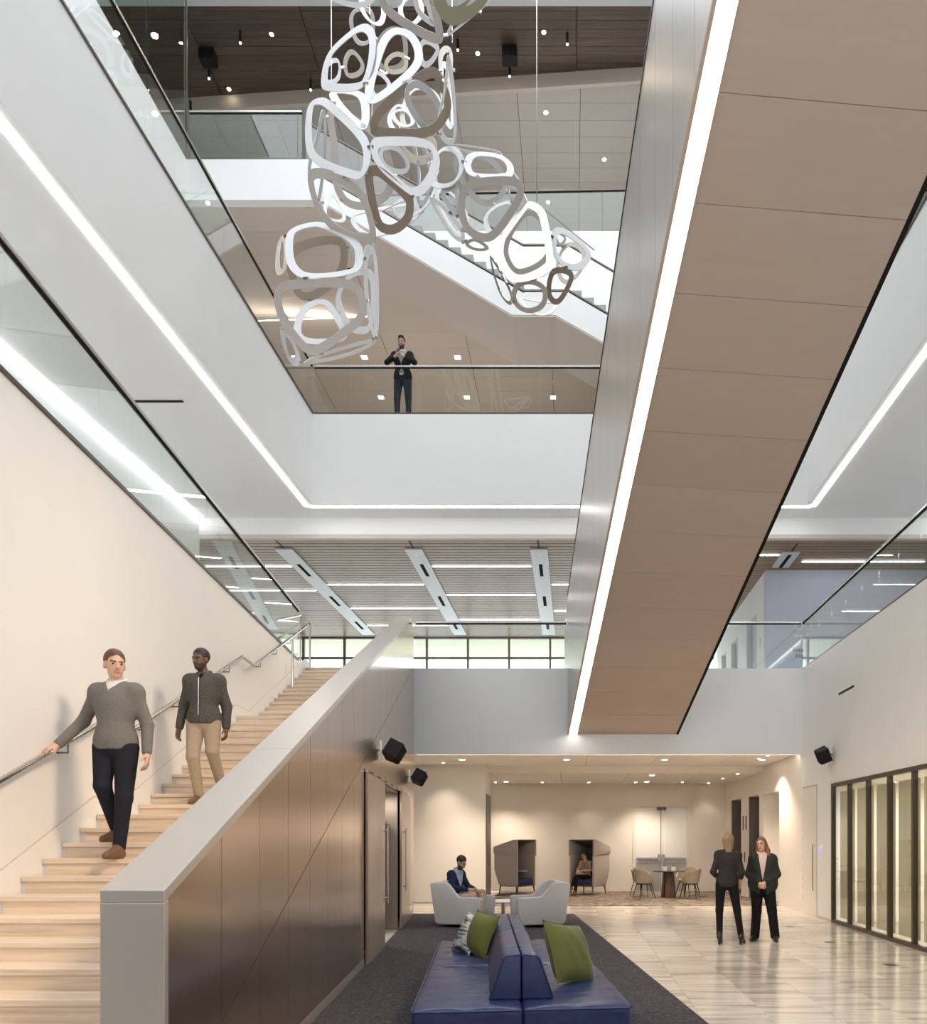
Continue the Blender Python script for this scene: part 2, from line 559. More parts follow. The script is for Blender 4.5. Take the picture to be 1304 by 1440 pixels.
# right wall: lounge part stands slightly skewed, with recesses
wr2 = struct('wall_right', box(0, 0, 0, 0, 0, 0) if False else MB(), 'cream_paint', 'cream right wall of the lounge with lift recesses')
def xr(y):
    return XR - 0.0482 * (y - D)
mbw = MB()
def wseg(y0, y1, z0, z1, off=0.0, th=0.5):
    mbw.hexa([(xr(y0) + off, y0, z0), (xr(y1) + off, y1, z0), (xr(y1) + off + th, y1, z0), (xr(y0) + off + th, y0, z0)],
             [(xr(y0) + off, y0, z1), (xr(y1) + off, y1, z1), (xr(y1) + off + th, y1, z1), (xr(y0) + off + th, y0, z1)])
ops = [(18.9, 20.2), (20.6, 21.6), (22.4, 23.5)]
yy = D
for (a, b) in ops:
    wseg(yy, a, 0, 3.6)
    wseg(a, b, 2.78, 3.6)
    yy = b
wseg(yy, 24.3, 0, 3.6)
wseg(18.6, 24.3, 0, 3.6, off=0.505, th=.1)
wr2.data = mesh_from(mbw, 'wall_right', 'cream_paint')
for k, (a, b) in enumerate(ops[1:]):
    mb = MB()
    mb.hexa([(xr(a) + .45, a, 0), (xr(b) + .45, b, 0), (xr(b) + .5, b, 0), (xr(a) + .5, a, 0)],
            [(xr(a) + .45, a, 2.78), (xr(b) + .45, b, 2.78), (xr(b) + .5, b, 2.78), (xr(a) + .5, a, 2.78)])
    dk = struct('door_%d' % (k + 2), mb, 'charcoal_door', ['dark lift door in the recess nearer the women', 'dark lift door in the recess next to the back wall'][k])
    mj = MB()
    mj.box(xr(b) + .005, xr(b) + .45, b - .012, b + .0, 0, 2.78)
    obj('door_jamb', mj, 'charcoal_door', dk)
# lift signs and call buttons on the pier between the two lifts
for (yy, z0, z1, nm, lb) in ((22.15, 1.88, 2.28, 'lift_indicator', 'slim vertical bronze lift indicator, farther of two on pier'),
                             (21.85, 1.88, 2.28, 'lift_indicator', 'slim vertical bronze lift indicator, nearer of two on pier'),
                             (22.0, .98, 1.25, 'lift_call_plate', 'small vertical call button plate below lift indicators')):
    o = obj(nm, box(xr(yy) - .02, xr(yy), yy - .035, yy + .035, z0, z1), 'bronze_frame', bevel=.004, center=True)
    o['label'] = lb
    o['category'] = 'lift fitting'
o = obj('wall_sign', box(xr(22) - .012, xr(22), 21.93, 22.07, 1.38, 1.52), 'white_paint', bevel=.003, center=True)
o['label'] = 'small pale notice plate between the two lift recesses'
o['category'] = 'sign'

# ---- second floor slab and its fascia
struct('floor_second', box(-13, 12, D, 27.3, 3.72, Z2), 'white_paint', 'second floor slab behind the atrium')
fa = struct('wall_fascia_second', box(XB + KA * D - .05, XR, D - .12, D + .10, 3.50, Z2 + .02), 'white_paint', 'white fascia of the second floor gallery')
led = obj('cove_light', box(-3.48, XR - .06, D + .105, D + .155, 3.505, 3.53), 'led_warm')
led['label'] = 'thin warm cove light line under the white second floor fascia'
led['category'] = 'strip light'

# ---- left stair wall with the gallery floor behind it
mb = MB()
w0, w1 = 1.0, 17.35
mb.hexa([A(XW - .3, w0, 0), A(XW, w0, 0), A(XW, w1, 0), A(XW - .3, w1, 0)], [A(XW - .3, w0, Z2), A(XW, w0, Z2), A(XW, w1, Z2), A(XW - .3, w1, Z2)])
struct('wall_left', mb, 'white_paint', 'tall white wall along the left stair')
mb = MB().prism([(-13, -2, Z2 - .3), A(XW - .3, -2, Z2 - .3), A(XW - .3, 17.35, Z2 - .3), (-13, 17.35, Z2 - .3)], (0, 0, .3))
struct('floor_gallery_left', mb, 'soffit_paint', 'second floor gallery on the left')

# ---- right wall of the atrium above the folding glass wall
mb = MB().box(XR, XR + .3, 15.27, D, 0, Z2).box(XR, XR + .3, -2, 15.27, 2.69, Z2).box(XR, XR + .3, -2, 7.2, 0, 2.69)
wr = struct('wall_right_atrium', mb, 'white_paint', 'white right wall of the atrium above the folding glass wall')
struct('floor_gallery_right', box(XR + .3, 12, -2, D, Z2 - .3, Z2), 'soffit_paint', 'second floor gallery on the right')
mb = MB().box(XR - .006, XR, 13.5, 14.25, 4.46, 4.50)
sl = obj('air_slot', MB().hexa([(XR - .006, 14.9, 4.36), (XR - .001, 14.9, 4.36), (XR - .001, 14.1, 4.36), (XR - .006, 14.1, 4.36)],
         [(XR - .006, 14.9, 4.40), (XR - .001, 14.9, 4.40), (XR - .001, 14.1, 4.40), (XR - .006, 14.1, 4.40)]), 'black', center=True)
sl['label'] = 'short black air slot in the white right wall above the speaker'
sl['category'] = 'air vent'

# ---- third floor slabs with light strips in the soffit
struct('floor_third_left', box(-13, XL3, -3, D, S3, Z3), 'white_paint', 'white third floor slab on the left')
struct('floor_third_right', box(XR3, 12, -3, D, S3, Z3), 'white_paint', 'white third floor slab on the right')
struct('floor_third_back', MB().box(-13, 12, D, 18.08, S3, Z3).box(-13, 12, 18.08, 31, 8.66, Z3), 'white_paint', 'white third floor slab at the back')
struct('trim_1', box(-13, 12, 18.085, 18.22, 8.57, 8.655), 'tan_panel', 'thin tan edge of the slatted ceiling')
mbs = MB().box(XL3 - .22, XL3 - .11, 2, D + .11, S3 - .012, S3 + .0)
l1 = obj('strip_light', mbs, 'led')
l1['label'] = 'long white light strip under the left third floor edge'
l1['category'] = 'strip light'
l2 = obj('strip_light', box(XL3 - .11, XR3 + .11, D + .08, D + .18, S3 - .012, S3), 'led')
l2['label'] = 'horizontal white light strip under the back third floor edge'
l2['category'] = 'strip light'
l3 = obj('strip_light', box(XR3 + .11, XR3 + .22, 2, D + .11, S3 - .012, S3), 'led')
l3['label'] = 'white light strip under the right third floor edge'
l3['category'] = 'strip light'
struct('wall_gallery_left', box(-8.95, -8.62, -2, 18.08, Z2, S3), 'white_paint', 'white wall of the left second floor gallery under the cove light')
struct('wall_gallery_right', box(8.62, 8.95, -2, 18.08, Z2, S3), 'white_paint', 'white wall of the right second floor gallery under the added light strip')
l5 = obj('strip_light', box(8.50, 8.61, -1, 18.0, S3 - .012, S3), 'led')  # out of view, added to brighten the right soffit
l5['label'] = 'unseen white light strip added along the right gallery wall'
l5['category'] = 'strip light'
l4 = obj('strip_light', box(-8.61, -8.50, -1, 18.0, S3 - .012, S3), 'led')
l4['label'] = 'white cove light along the gallery wall seen through left glass railing'
l4['category'] = 'strip light'
# slot diffuser in the left soffit
p = P(218, 564, (S3 - HC) * F / (PY - 564))
o = obj('air_slot', box(p[0] - .48, p[0] + .48, p[1] - .03, p[1] + .03, S3 - .012, S3 - .002), 'black', center=True)
o['label'] = 'thin dark air slot in the white soffit on the left'
o['category'] = 'air vent'

# ---- second floor: slatted wood ceiling (slats too fine to pick apart), diffuser bars, linear lights
struct('ceiling_second', box(-13, 12, 18.22, 27.3, 8.62, 8.66), 'dark_wood', 'dark backing above the wood slats')
mb = MB()
y = 18.24
while y < 27.2:
    mb.box(-13, 12, y, y + .15, 8.57, 8.62)
    y += .185
sl = obj('ceiling_slats', mb, 'slat_wood', kind='stuff', label='pale brown slatted wood ceiling over the second floor gallery', category='ceiling')
for i, (x, y0, y1, lb) in enumerate(((-6.9, 18.7, 26.5, 'long grey ceiling diffuser bar farthest left'), (-3.8, 18.7, 26.5, 'long grey ceiling diffuser bar, middle one of three by stair'),
                                 (-.8, 18.7, 26.5, 'long grey ceiling diffuser bar beside the brown upper stair'), (5.3, 18.9, 19.95, 'short grey ceiling diffuser bar right of the brown upper stair'))):
    t = thing('ceiling_diffuser', lb, 'air diffuser', (x, y0, 8.57), group='grey ceiling diffuser bars')
    L = y1 - y0
    obj('bar', box(-.21, .21, 0, L, -.035, 0), 'diffuser_grey', t, bevel=.006)
    obj('gap_line', box(-.02, .02, -.5, 0, -.004, 0), 'black', t)
    n = max(1, int(L / 2.6))
    for k in range(n):
        yc = (k + .55) * L / n
        obj('slot', box(-.045, .045, yc - .45, yc + .45, -.039, -.034), 'dark_gap', t)
    if L > 3:
        obj('sprinkler_plate', MB().lathe([(.05, -.04), (.05, -.034)], 12, (0, .35, 0)), 'white_paint', t)
lin = [(-3.55, -1.05, 19.9), (-3.55, -1.05, 22.2), (-6.65, -4.05, 21.3), (-6.65, -4.05, 23.5), (-6.65, -4.05, 25.4), (-3.55, -1.05, 24.7),
       (-9.8, -7.15, 19.9), (-9.8, -7.15, 21.8), (-.55, 2.0, 21.3), (-.55, 2.0, 23.8), (5.75, 8.8, 19.55), (2.4, 5.05, 19.1)]
for i, (xa, xb, y) in enumerate(lin):
    t = obj('linear_ceiling_light', MB().box(0, xb - xa, -.022, .022, -.026, -.01), 'led')
    obj('housing', box(-.04, xb - xa + .04, -.03, .03, -.012, .0), 'diffuser_grey', t)
    t.location = (xa, y, 8.57)
    bay = 'left of all diffuser bars' if xb < -7 else 'between left and middle diffuser bars' if xb < -4 else 'right of the middle diffuser bar' if xb < -1 else 'just beside the brown stair' if xb < 3 else 'right of the brown stair'
    rows = sorted([q[2] for q in lin if abs(q[0] - xa) < .1 or (xb > 3 and q[1] > 3)])
    t['label'] = 'thin white ceiling light %s, %s from the front' % (bay, ORD[rows.index(y)])
    t['category'] = 'ceiling light'
    t['group'] = 'linear lights in the slatted ceiling'

# ---- far windows of the second floor
wy = 27.0
win_x = [-10.7 + 1.42 * i for i in range(12)]
for i in range(len(win_x) - 1):
    xa, xb = win_x[i], win_x[i + 1]
    w = struct('window_%d' % (i + 1), MB().box(xa - .035, xa + .035, wy - .05, wy + .08, Z2, 8.6), 'dark_steel', 'far second floor window bay')
    obj('pane', box(xa + .036, xb - .036, wy, wy + .012, 7.9, 8.52), 'window_glass', w)
    obj('pane', box(xa + .036, xb - .036, wy, wy + .012, Z2 + .1, 7.83), 'window_glass', w)
    obj('transom', box(xa + .036, xb - .036, wy - .03, wy + .05, 7.83, 7.9), 'dark_steel', w)
    obj('window_head', box(xa + .036, xb - .036, wy - .06, wy + .08, 8.52, 8.62), 'dark_steel', w)
cn = obj('canopy', box(-14, 6, 27.15, 30.6, 8.62, 8.8), 'brick_outside')
cn['label'] = 'pale canopy soffit outside the far windows'
cn['category'] = 'canopy'

# ---- second floor room block at the right with lettering
mb = MB().box(5.0, 12, 20.2, 20.4, Z2, 8.57)
blk = struct('wall_room_front', mb, 'blue_grey_paint', 'blue grey wall with lettering on the second floor right')
mb = MB()
for (a, b, z) in ((20.4, 21.2, Z2), (21.2, 22.4, 7.75), (22.4, 23.6, Z2), (23.6, 24.6, 7.75), (24.6, 25.4, Z2), (25.4, 26.2, 7.75), (26.2, 27, Z2)):
    mb.box(5.0, 5.2, a, b, z, 8.57)
struct('wall_room_side', mb, 'white_paint', 'white side wall with door openings on the second floor right')
for k, (a, b) in enumerate(((21.2, 22.4), (23.6, 24.6), (25.4, 26.2))):
    dd = struct('door_%d' % (k + 4), box(5.14, 5.18, a + .01, b - .01, Z2, 7.75), 'blue_grey_paint', 'grey door in the white side wall, ' + ORD[k] + ' from the front')
    obj('door_handle', MB().tube([(5.10, a + .2, Z2 + .8), (5.10, a + .2, Z2 + 1.9)], .014), 'dark_steel', dd)
sw = obj('wall_switch', box(4.985, 5.0, 20.75, 20.85, 6.78, 6.98), 'diffuser_grey', bevel=.003, center=True)
sw['label'] = 'small grey switch plate on the white side wall'
sw['category'] = 'switch'
def text(name, body, loc, size, matname, label, rot=(math.pi / 2, 0, 0), group=None, parent=None, depth=.004):
    cu = bpy.data.curves.new(name, 'FONT')
    cu.body = body
    cu.size = size
    cu.extrude = depth
    ob = bpy.data.objects.new(name, cu)
    COL.objects.link(ob)
    dg = bpy.context.evaluated_depsgraph_get()
    me = bpy.data.meshes.new_from_object(ob.evaluated_get(dg))
    bpy.data.objects.remove(ob)
    me.materials.clear()
    me.materials.append(M[matname])
    o = link(name, me, parent)
    o.location = loc
    o.rotation_euler = rot
    if not parent:
        o['label'] = label
        o['category'] = 'lettering'
    return o
def px_at(px, py, y):
    return P(px, py, y)
text('wall_lettering', 'OU', P(1117.5, 886, 20.19), .30, 'white_paint', 'white raised letters at the top of the blue grey wall')
q = P(1117, 894, 20.19)
o = obj('lettering_rule', box(q[0], q[0] + .2, 20.185, 20.2, q[2] - .02, q[2] + .02), 'white_paint', center=True)
o['label'] = 'short white rule under the white letters on blue grey wall'
o['category'] = 'lettering'
text('wall_lettering', 'brea', P(1115.5, 916.5, 20.19), .155, 'dark_steel', 'dark small lettering brea on the blue grey wall')
text('wall_lettering', 'sha', P(1118.5, 924.5, 20.19), .155, 'dark_steel', 'dark small lettering sha below brea on blue grey wall')

# ---- third floor beyond the back rail
c3 = struct('ceiling_third', MB().box(-13, -5.6, D + .2, 30, 15.84, 15.9).box(-5.6, 12, 19.55, 30, 15.84, 15.9), 'dark_gap', 'dark backing above the tan third floor ceiling panels')
for i in range(9):
    for j in range(16):
        xa = -12.6 + i * 2.4
        ya = D + .2 + j * .72
        if xa > -6 and ya < 19.5:
            continue
        if ya > 28:
            continue
        xb = xa + 2.385
        if xa < -5.6 < xb and ya < 19.5:
            xb = -5.62
        obj('panel', box(xa, xb, ya, ya + .714, 15.80, 15.84), 'tan_panel', c3)
struct('wall_third_back', box(-13, 12, 30, 30.3, Z3, 21), 'tan_panel', 'tan wall at the back of the upper floors')
struct('wall_third_left', box(-8.86, -8.56, -3, D, Z3, 15.8), 'white_paint', 'white wall behind the left third floor rail')
lt = obj('linear_ceiling_light', MB().hexa([P(340, 453, 21.0), P(618, 441.5, 21.35), P(618, 441.5, 21.43), P(340, 453, 21.08)],
         [tuple(np.array(P(340, 453, 21.0)) + (0, 0, .03)), tuple(np.array(P(618, 441.5, 21.35)) + (0, 0, .03)), tuple(np.array(P(618, 441.5, 21.43)) + (0, 0, .03)), tuple(np.array(P(340, 453, 21.08)) + (0, 0, .03))]), 'led_warm')
lt['label'] = 'long warm light line in the tan ceiling left of the man at the rail'
lt['category'] = 'ceiling light'

# ---- fourth floor
struct('floor_fourth', MB().box(-13, -5.6, D + .2, 30, 15.9, Z4).box(-13, -5.6, D, D + .199, 15.8, Z4).box(-5.6, 12, 19.55, 30, 15.9, Z4), 'white_paint', 'white fourth floor slab edge behind the sculpture')
struct('floor_fourth_left', box(-13, -8.56, -3, D, 15.8, Z4), 'white_paint', 'white fourth floor slab on the left')
# grey panel ceiling of the fourth floor: slanted front edge
def yedge(x):
    return 19.55 - 0.069 * x
c4 = struct('ceiling_fourth', MB().prism([(-14, yedge(-14) + .1, 20.56), (12, yedge(12) + .1, 20.56), (12, 30, 20.56), (-14, 30, 20.56)], (0, 0, .1)), 'dark_gap', 'backing above grey ceiling panels')
struct('trim_2', MB().hexa([(-14, yedge(-14), 20.46), (12, yedge(12), 20.46), (12, yedge(12) + .10, 20.46), (-14, yedge(-14) + .10, 20.46)],
                           [(-14, yedge(-14), 20.82), (12, yedge(12), 20.82), (12, yedge(12) + .10, 20.82), (-14, yedge(-14) + .10, 20.82)]), 'tan_panel', 'pale slanting edge between the grey and the dark wood ceilings')
for i in range(13):
    xa = -13.9 + i * 1.6 - .29
    for j in range(16):
        ya = 19.10 + j * .485
        e0, e1 = yedge(xa) + .11, yedge(xa + 1.59) + .11
        y1 = ya + .477
        if y1 < min(e0, e1) + .03 or xa > 6:
            continue
        mb = MB()
        f0, f1 = max(ya, e0), max(ya, e1)
        if y1 - f0 < .02:
            f0 = y1 - .02
        if y1 - f1 < .02:
            f1 = y1 - .02
        mb.hexa([(xa, f0, 20.5), (xa + 1.588, f1, 20.5), (xa + 1.588, y1, 20.5), (xa, y1, 20.5)], [(xa, f0, 20.54), (xa + 1.588, f1, 20.54), (xa + 1.588, y1, 20.54), (xa, y1, 20.54)])
        obj('panel', mb, 'grey_panel', c4)
# dark wood plank ceiling
cw = struct('ceiling_roof', MB().box(-14, 12, 17.9, 21, 20.86, 21.0).box(-14, -8.6, -3, 17.9, 20.86, 21.0), 'dark_gap', 'dark wood plank ceiling at the top')
y = 17.92
while y < 20.6:
    for (xa, xb) in ((-14, -9.05), (-9.03, -6.32), (-6.30, .10), (.12, 6.4)):
        if y < yedge((xa + xb) / 2) + .6:
            obj('plank', box(xa, xb, y, y + .196, 20.80 + random.uniform(0, .008), 20.86), 'dark_wood', cw)
    y += .203
y = 7.0
while y < 17.8:
    obj('plank', box(-14, -8.62, y, y + .44, 20.80 + random.uniform(0, .008), 20.86), 'dark_wood', cw)
    y += .45
struct('trim_3', box(-14, 12, 17.55, 17.9, 20.68, 21.4), 'diffuser_grey', 'grey roof beam at the edge of the skylight')
struct('ceiling_sky_blocker', box(-14, 12, -3, 4.2, 20.8, 21.2), 'dark_wood', 'unseen dark roof added to keep sky out of the glass reflections')  # added out of view, dark so the upper glass mirrors less sky
struct('ceiling_roof_right', box(9, 12, -3, 17.55, 20.8, 21.2), 'white_paint', 'white roof strip on the right')
struct('wall_glare_blocker', box(-13, 12, -3.3, -3.0, 8.9, 21.2), 'grey_panel', 'unseen upper wall added behind the viewer to dim glass reflections')  # added out of view to block bright sky from the railing reflections
struct('wall_fill_blocker', box(-13, 12, -3.3, -3.0, 0, 5.0), 'cream_paint', 'unseen low cream wall added behind the viewer to cut cool light')  # added out of view to hold back cool frontal light and warm the reflections
struct('wall_outer_left', box(-13.3, -13, -5, 31, 0, 21.2), 'white_paint', 'white outer wall on the far left')
struct('wall_outer_right', box(12, 12.3, -5, 31, 0, 21.2), 'white_paint', 'white outer wall on the far right')
# greenish glass screen on the fourth floor at the left
gs = thing('glass_screen', 'full height greenish glass screen on the fourth floor at the left', 'glass screen', (0, 0, 0))
y = 8.0
while y < 17.3:
    y1 = min(y + 1.55, D)
    obj('pane', box(-8.57, -8.55, y + .01, y1 - .01, Z4, 20.78), 'green_glass', gs)
    y = y1
obj('corner_post', box(-8.58, -8.54, D - .012, D + .012, Z4, 20.78), 'steel', gs)
obj('pane', box(-11.5, -8.58, D, D + .02, Z4, 20.78), 'green_glass', gs)

# white wall behind the fourth-to-third stair, its foot follows the stair
ys = 19.40
wpts = [(-5.6, ys, Z4), (8, ys, Z4), (8, ys, 9.9 + 1.2), (4.2, ys, 10.9), (-.38, ys, 13.55), (-1.35, ys, 13.55), (-5.6, ys, 15.95)]
struct('wall_stairwell', MB().prism(wpts, (0, .12, 0)), 'white_paint', 'white wall behind the upper back stair')
# ------------------------------------------------------------------ glass railings
def railing(label, base, height, spacing, cap='steel', capw=.05, shoe='dark_steel', glass='clear_glass', th=.014, phase=0.0, name='glass_railing', undercap=True):
    t = thing(name, label, 'railing', (0, 0, 0))
    for s in range(len(base) - 1):
        a, b = Vector(base[s]), Vector(base[s + 1])
        L = (b - a).length
        d = (b - a) / L
        nrm = Vector((d.y, -d.x, 0)).normalized()
        cuts = [0.0]
        u = phase if phase > 0 else spacing
        while u < L - .05:
            cuts.append(u)
            u += spacing
        cuts.append(L)
        up = Vector((0, 0, 1))
        def strip(nm, w, z0, z1, m, u0=0.0, u1=L, bev=0.0):
            p, q = a + d * u0, a + d * u1
            mb = MB().hexa([p - nrm * w + up * z0, q - nrm * w + up * z0, q + nrm * w + up * z0, p + nrm * w + up * z0],
                           [p - nrm * w + up * z1, q - nrm * w + up * z1, q + nrm * w + up * z1, p + nrm * w + up * z1])
            return obj(nm, mb, m, t, bevel=bev)
        for k in range(len(cuts) - 1):
            strip('pane', th / 2, .02, height - .03, glass, cuts[k] + .006, cuts[k + 1] - .006)
        strip('base_shoe', .022, 0.0, .035, shoe)
        strip('top_rail', capw / 2, height - .028, height + .012, cap, bev=.006)
        if undercap:
            strip('rail_channel', capw * .3, height - .05, height - .028, 'dark_gap')
    return t

railing('glass railing along the left second floor gallery above the stair wall', [A(XW + .0, 1.2, Z2), A(XW + .0, 16.4, Z2)], 1.07, .775, cap='cap_metal', phase=.5, capw=.06)
railing('glass railing along the right second floor gallery', [(XR + .03, -1, Z2), (XR + .03, D - .02, Z2)], 1.07, .79, phase=.6)
railing('glass railing on the white second floor fascia between stair and brown stair', [(XB + KA * D + .03, D + .0, Z2), (1.887 + KA * D - .02, D + .0, Z2)], 1.07, 2.2)
railing('glass railing on the white second floor fascia right of the brown stair', [(4.33 + KA * D + .05, D + .0, Z2), (XR - .0, D + .0, Z2)], 1.07, 1.45, phase=.2)
railing('long glass railing along the left third floor edge', [(XL3, 1.2, Z3), (XL3, D - .03, Z3)], 1.07, .78, phase=.03)
railing('glass railing across the back third floor edge in front of the man', [(XL3 + .03, D + .02, Z3), (XR3, D + .02, Z3)], 1.07, 1.05, phase=.8)
railing('glass railing along the right third floor edge behind the brown stair', [(XR3, 6, Z3), (XR3, D - .03, Z3)], 1.07, .78)
railing('glass railing on the fourth floor slab at the upper left', [(-8.5, D + .02, Z4), (-6.0, D + .02, Z4)], 1.07, 1.2, glass='green_glass')
railing('glass railing on the fourth floor behind the sculpture', [(-5.55, 19.6, Z4), (5.5, 19.35, Z4)], 1.07, 2.1, cap='dark_steel', glass='green_glass')

# ------------------------------------------------------------------ left staircase
T, R = 0.318, (Z2 - 1.867) / 25
noses = []                                   # (depth of the nosing, height) from the bottom up
zz, yy = 1.867, 7.772
down = []
k = 0
while zz - R * k > 0.02:
    down.append((yy - T * k, zz - R * k))
    k += 1
noses = down[::-1]
z = zz
y = 8.73
for i in range(12):
    z += R
    noses.append((y + T * i, z))
y = 13.19
for i in range(13):
    z += R
    noses.append((y + T * i, z))
XSR = XB - .294                              # left face of the balustrade
st = thing('staircase', 'wide pale wood staircase with closed risers climbing along left wall', 'staircase', A(-2.8, noses[0][0], 0))
inv = Matrix.Translation(-Vector(st.location))
def sobj(name, mb, m, parent=st, **kw):
    return obj(name, mb.xf(inv), m, parent, **kw)
for i, (y0, z0) in enumerate(noses):
    y1 = noses[i + 1][0] if i + 1 < len(noses) else D + .1
    zb = noses[i - 1][1] if i else 0.0
    mb = MB().hexa([A(XW + .02, y0, z0 - .042), A(XSR, y0, z0 - .042), A(XSR, y1 + .025, z0 - .042), A(XW + .02, y1 + .025, z0 - .042)],
                   [A(XW + .02, y0, z0), A(XSR, y0, z0), A(XSR, y1 + .025, z0), A(XW + .02, y1 + .025, z0)])
    sobj('tread', mb, 'tread_wood', bevel=.004)
    mb = MB().hexa([A(XW + .05, y0 + .018, zb), A(XSR, y0 + .018, zb), A(XSR, y0 + .04, zb), A(XW + .05, y0 + .04, zb)],
                   [A(XW + .05, y0 + .018, z0 - .043), A(XSR, y0 + .018, z0 - .043), A(XSR, y0 + .04, z0 - .043), A(XW + .05, y0 + .04, z0 - .043)])
    sobj('riser', mb, 'tread_wood')
    mb = MB().hexa([A(XW + .012, y0 + .02, zb), A(XW + .048, y0 + .02, zb), A(XW + .048, y0 + .05, zb), A(XW + .012, y0 + .05, zb)],
                   [A(XW + .012, y0 + .02, z0 - .02), A(XW + .048, y0 + .02, z0 - .02), A(XW + .048, y0 + .05, z0 - .02), A(XW + .012, y0 + .05, z0 - .02)])
    sobj('riser_end_strip', mb, 'diffuser_grey')
# skirting along the wall: follows flights and landings
prof = [(noses[0][0] - .1, .15)]
for i, (y0, z0) in enumerate(noses):
    if i == len(down) - 1 or i == len(down) + 11:
        prof.append((y0 - .02, z0 + .17))
        y1 = noses[i + 1][0]
        prof.append((y1 - T - .02, z0 + .17))
prof.append((noses[-1][0] - .02, noses[-1][1] + .17))
prof.append((D, noses[-1][1] + .17))
pts = [A(XW + .0, a, b) for a, b in prof] + [A(XW + .0, D, Z2 - .5), A(XW + .0, noses[0][0] - .1, 0)]
pts = [A(XW + .0, a, b) for a, b in prof] + [A(XW + .0, a, b - .6) for a, b in prof[::-1]]
sobj('skirting', MB().prism(pts, (.010, 0, 0)), 'white_paint')
gl = [A(XW + .002, a, b) for a, b in prof] + [A(XW + .002, a, b + .012) for a, b in prof[::-1]]
sobj('skirting_joint', MB().prism(gl, (.004, 0, 0)), 'tan_panel')
# stair slab under the treads (closes the underside)
slab = [A(XW + .02, noses[0][0] + .06, 0), A(XW + .02, D, Z2 - .35), A(XW + .02, D, Z2 - .8), A(XW + .02, noses[0][0] + 2.2, 0)]
sobj('slab', MB().prism(slab, (XSR - XW - .03, 0, 0)), 'white_paint')

# handrail on the left wall
XH = XW + .10
hp = [(noses[0][0] - .1, noses[0][1] + .93)]
hp.append((noses[len(down) - 1][0], 1.867 + .93))
hp.append((8.73 - T, 1.867 + .93))
hp.append((noses[len(down) + 11][0], noses[len(down) + 11][1] + .93))
hp.append((13.19 - T, noses[len(down) + 11][1] + .93))
hp.append((17.0, Z2 + .95))
hr = thing('handrail', 'round steel handrail on brackets along the left stair wall', 'handrail', A(XH, hp[0][0], hp[0][1]))
invh = Matrix.Translation(-Vector(hr.location))
obj('rail', MB().tube([A(XH, a, b) for a, b in hp], .024, 10).xf(invh), 'steel', hr, smooth=True)
for (ya, yb, n) in ((hp[0][0], hp[1][0], 4), (hp[2][0], hp[3][0], 4), (hp[4][0], hp[5][0], 4)):
    za = [q[1] for q in hp if q[0] == ya][0]
    zb = [q[1] for q in hp if q[0] == yb][0]
    for k in range(n):
        f = (k + .35) / n
        yb_, zb_ = ya + (yb - ya) * f, za + (zb - za) * f
        mb = MB().tube([A(XH, yb_, zb_ - .02), A(XH, yb_, zb_ - .10), A(XW, yb_, zb_ - .10)], .009, 6)
        obj('bracket', mb.xf(invh), 'dark_steel', hr)
for (ya, z0) in ((15.4, noses[-6][1]), (16.95, Z2)):
    obj('post', MB().tube([A(XH + .02, ya, z0 - .05), A(XH + .02, ya, z0 + .93 - (.0 if ya > 16 else .04))], .02, 8).xf(invh), 'steel', hr, smooth=True)
# second short rail at the gallery corner
h2 = thing('corner_rail', 'short steel rail with post at the top corner of the left stair', 'handrail', A(XW + .02, 15.5, Z2))
i2 = Matrix.Translation(-Vector(h2.location))
obj('rail', MB().tube([A(XW + .02, 14.6, Z2 + .35), A(XW + .02, 16.5, Z2 + .98)], .02, 8).xf(i2), 'steel', h2, smooth=True)
obj('post', MB().tube([A(XW + .02, 16.5, Z2), A(XW + .02, 16.5, Z2 + 1.0)], .018, 8).xf(i2), 'steel', h2, smooth=True)

# ------------------------------------------------------------------ balustrade wall of the left stair
Y0, Y1 = 3.67, 16.5
def ztop(y):
    return 1.38 + (y - Y0) * .3835
bw = thing('stair_balustrade', 'bronze panelled stair balustrade wall with light metal cap', 'balustrade', A(XB, Y0, 0))
invb = Matrix.Translation(-Vector(bw.location))
def bobj(name, mb, m, parent=bw, **kw):
    return obj(name, mb.xf(invb), m, parent, **kw)
def slab_y(x0, x1, ya, yb, zfun0, zfun1):
    return MB().hexa([A(x0, ya, zfun0(ya)), A(x1, ya, zfun0(ya)), A(x1, yb, zfun0(yb)), A(x0, yb, zfun0(yb))],
                     [A(x0, ya, zfun1(ya)), A(x1, ya, zfun1(ya)), A(x1, yb, zfun1(yb)), A(x0, yb, zfun1(yb))])
# core (with the opening for the sliding door left free)
core = slab_y(XSR + .02, XB - .03, Y0 + .05, 9.9, lambda y: 0, lambda y: ztop(y) - .05)
core3 = MB().hexa(*[[A(XSR + .02, 9.9, z(9.9)), A(XB - .03, 9.9, z(9.9)), A(XB - .03, D - .13, z(D)), A(XSR + .02, D - .13, z(D))] for z in (lambda y: 2.5, lambda y: ztop(min(y, Y1)) - .05)])
core2 = slab_y(XSR + .02, XB - .03, 15.9, D - .13, lambda y: 0, lambda y: 2.5)
bobj('core', core, 'dark_gap')
bobj('core', core2, 'dark_gap')
bobj('core', core3, 'dark_gap')
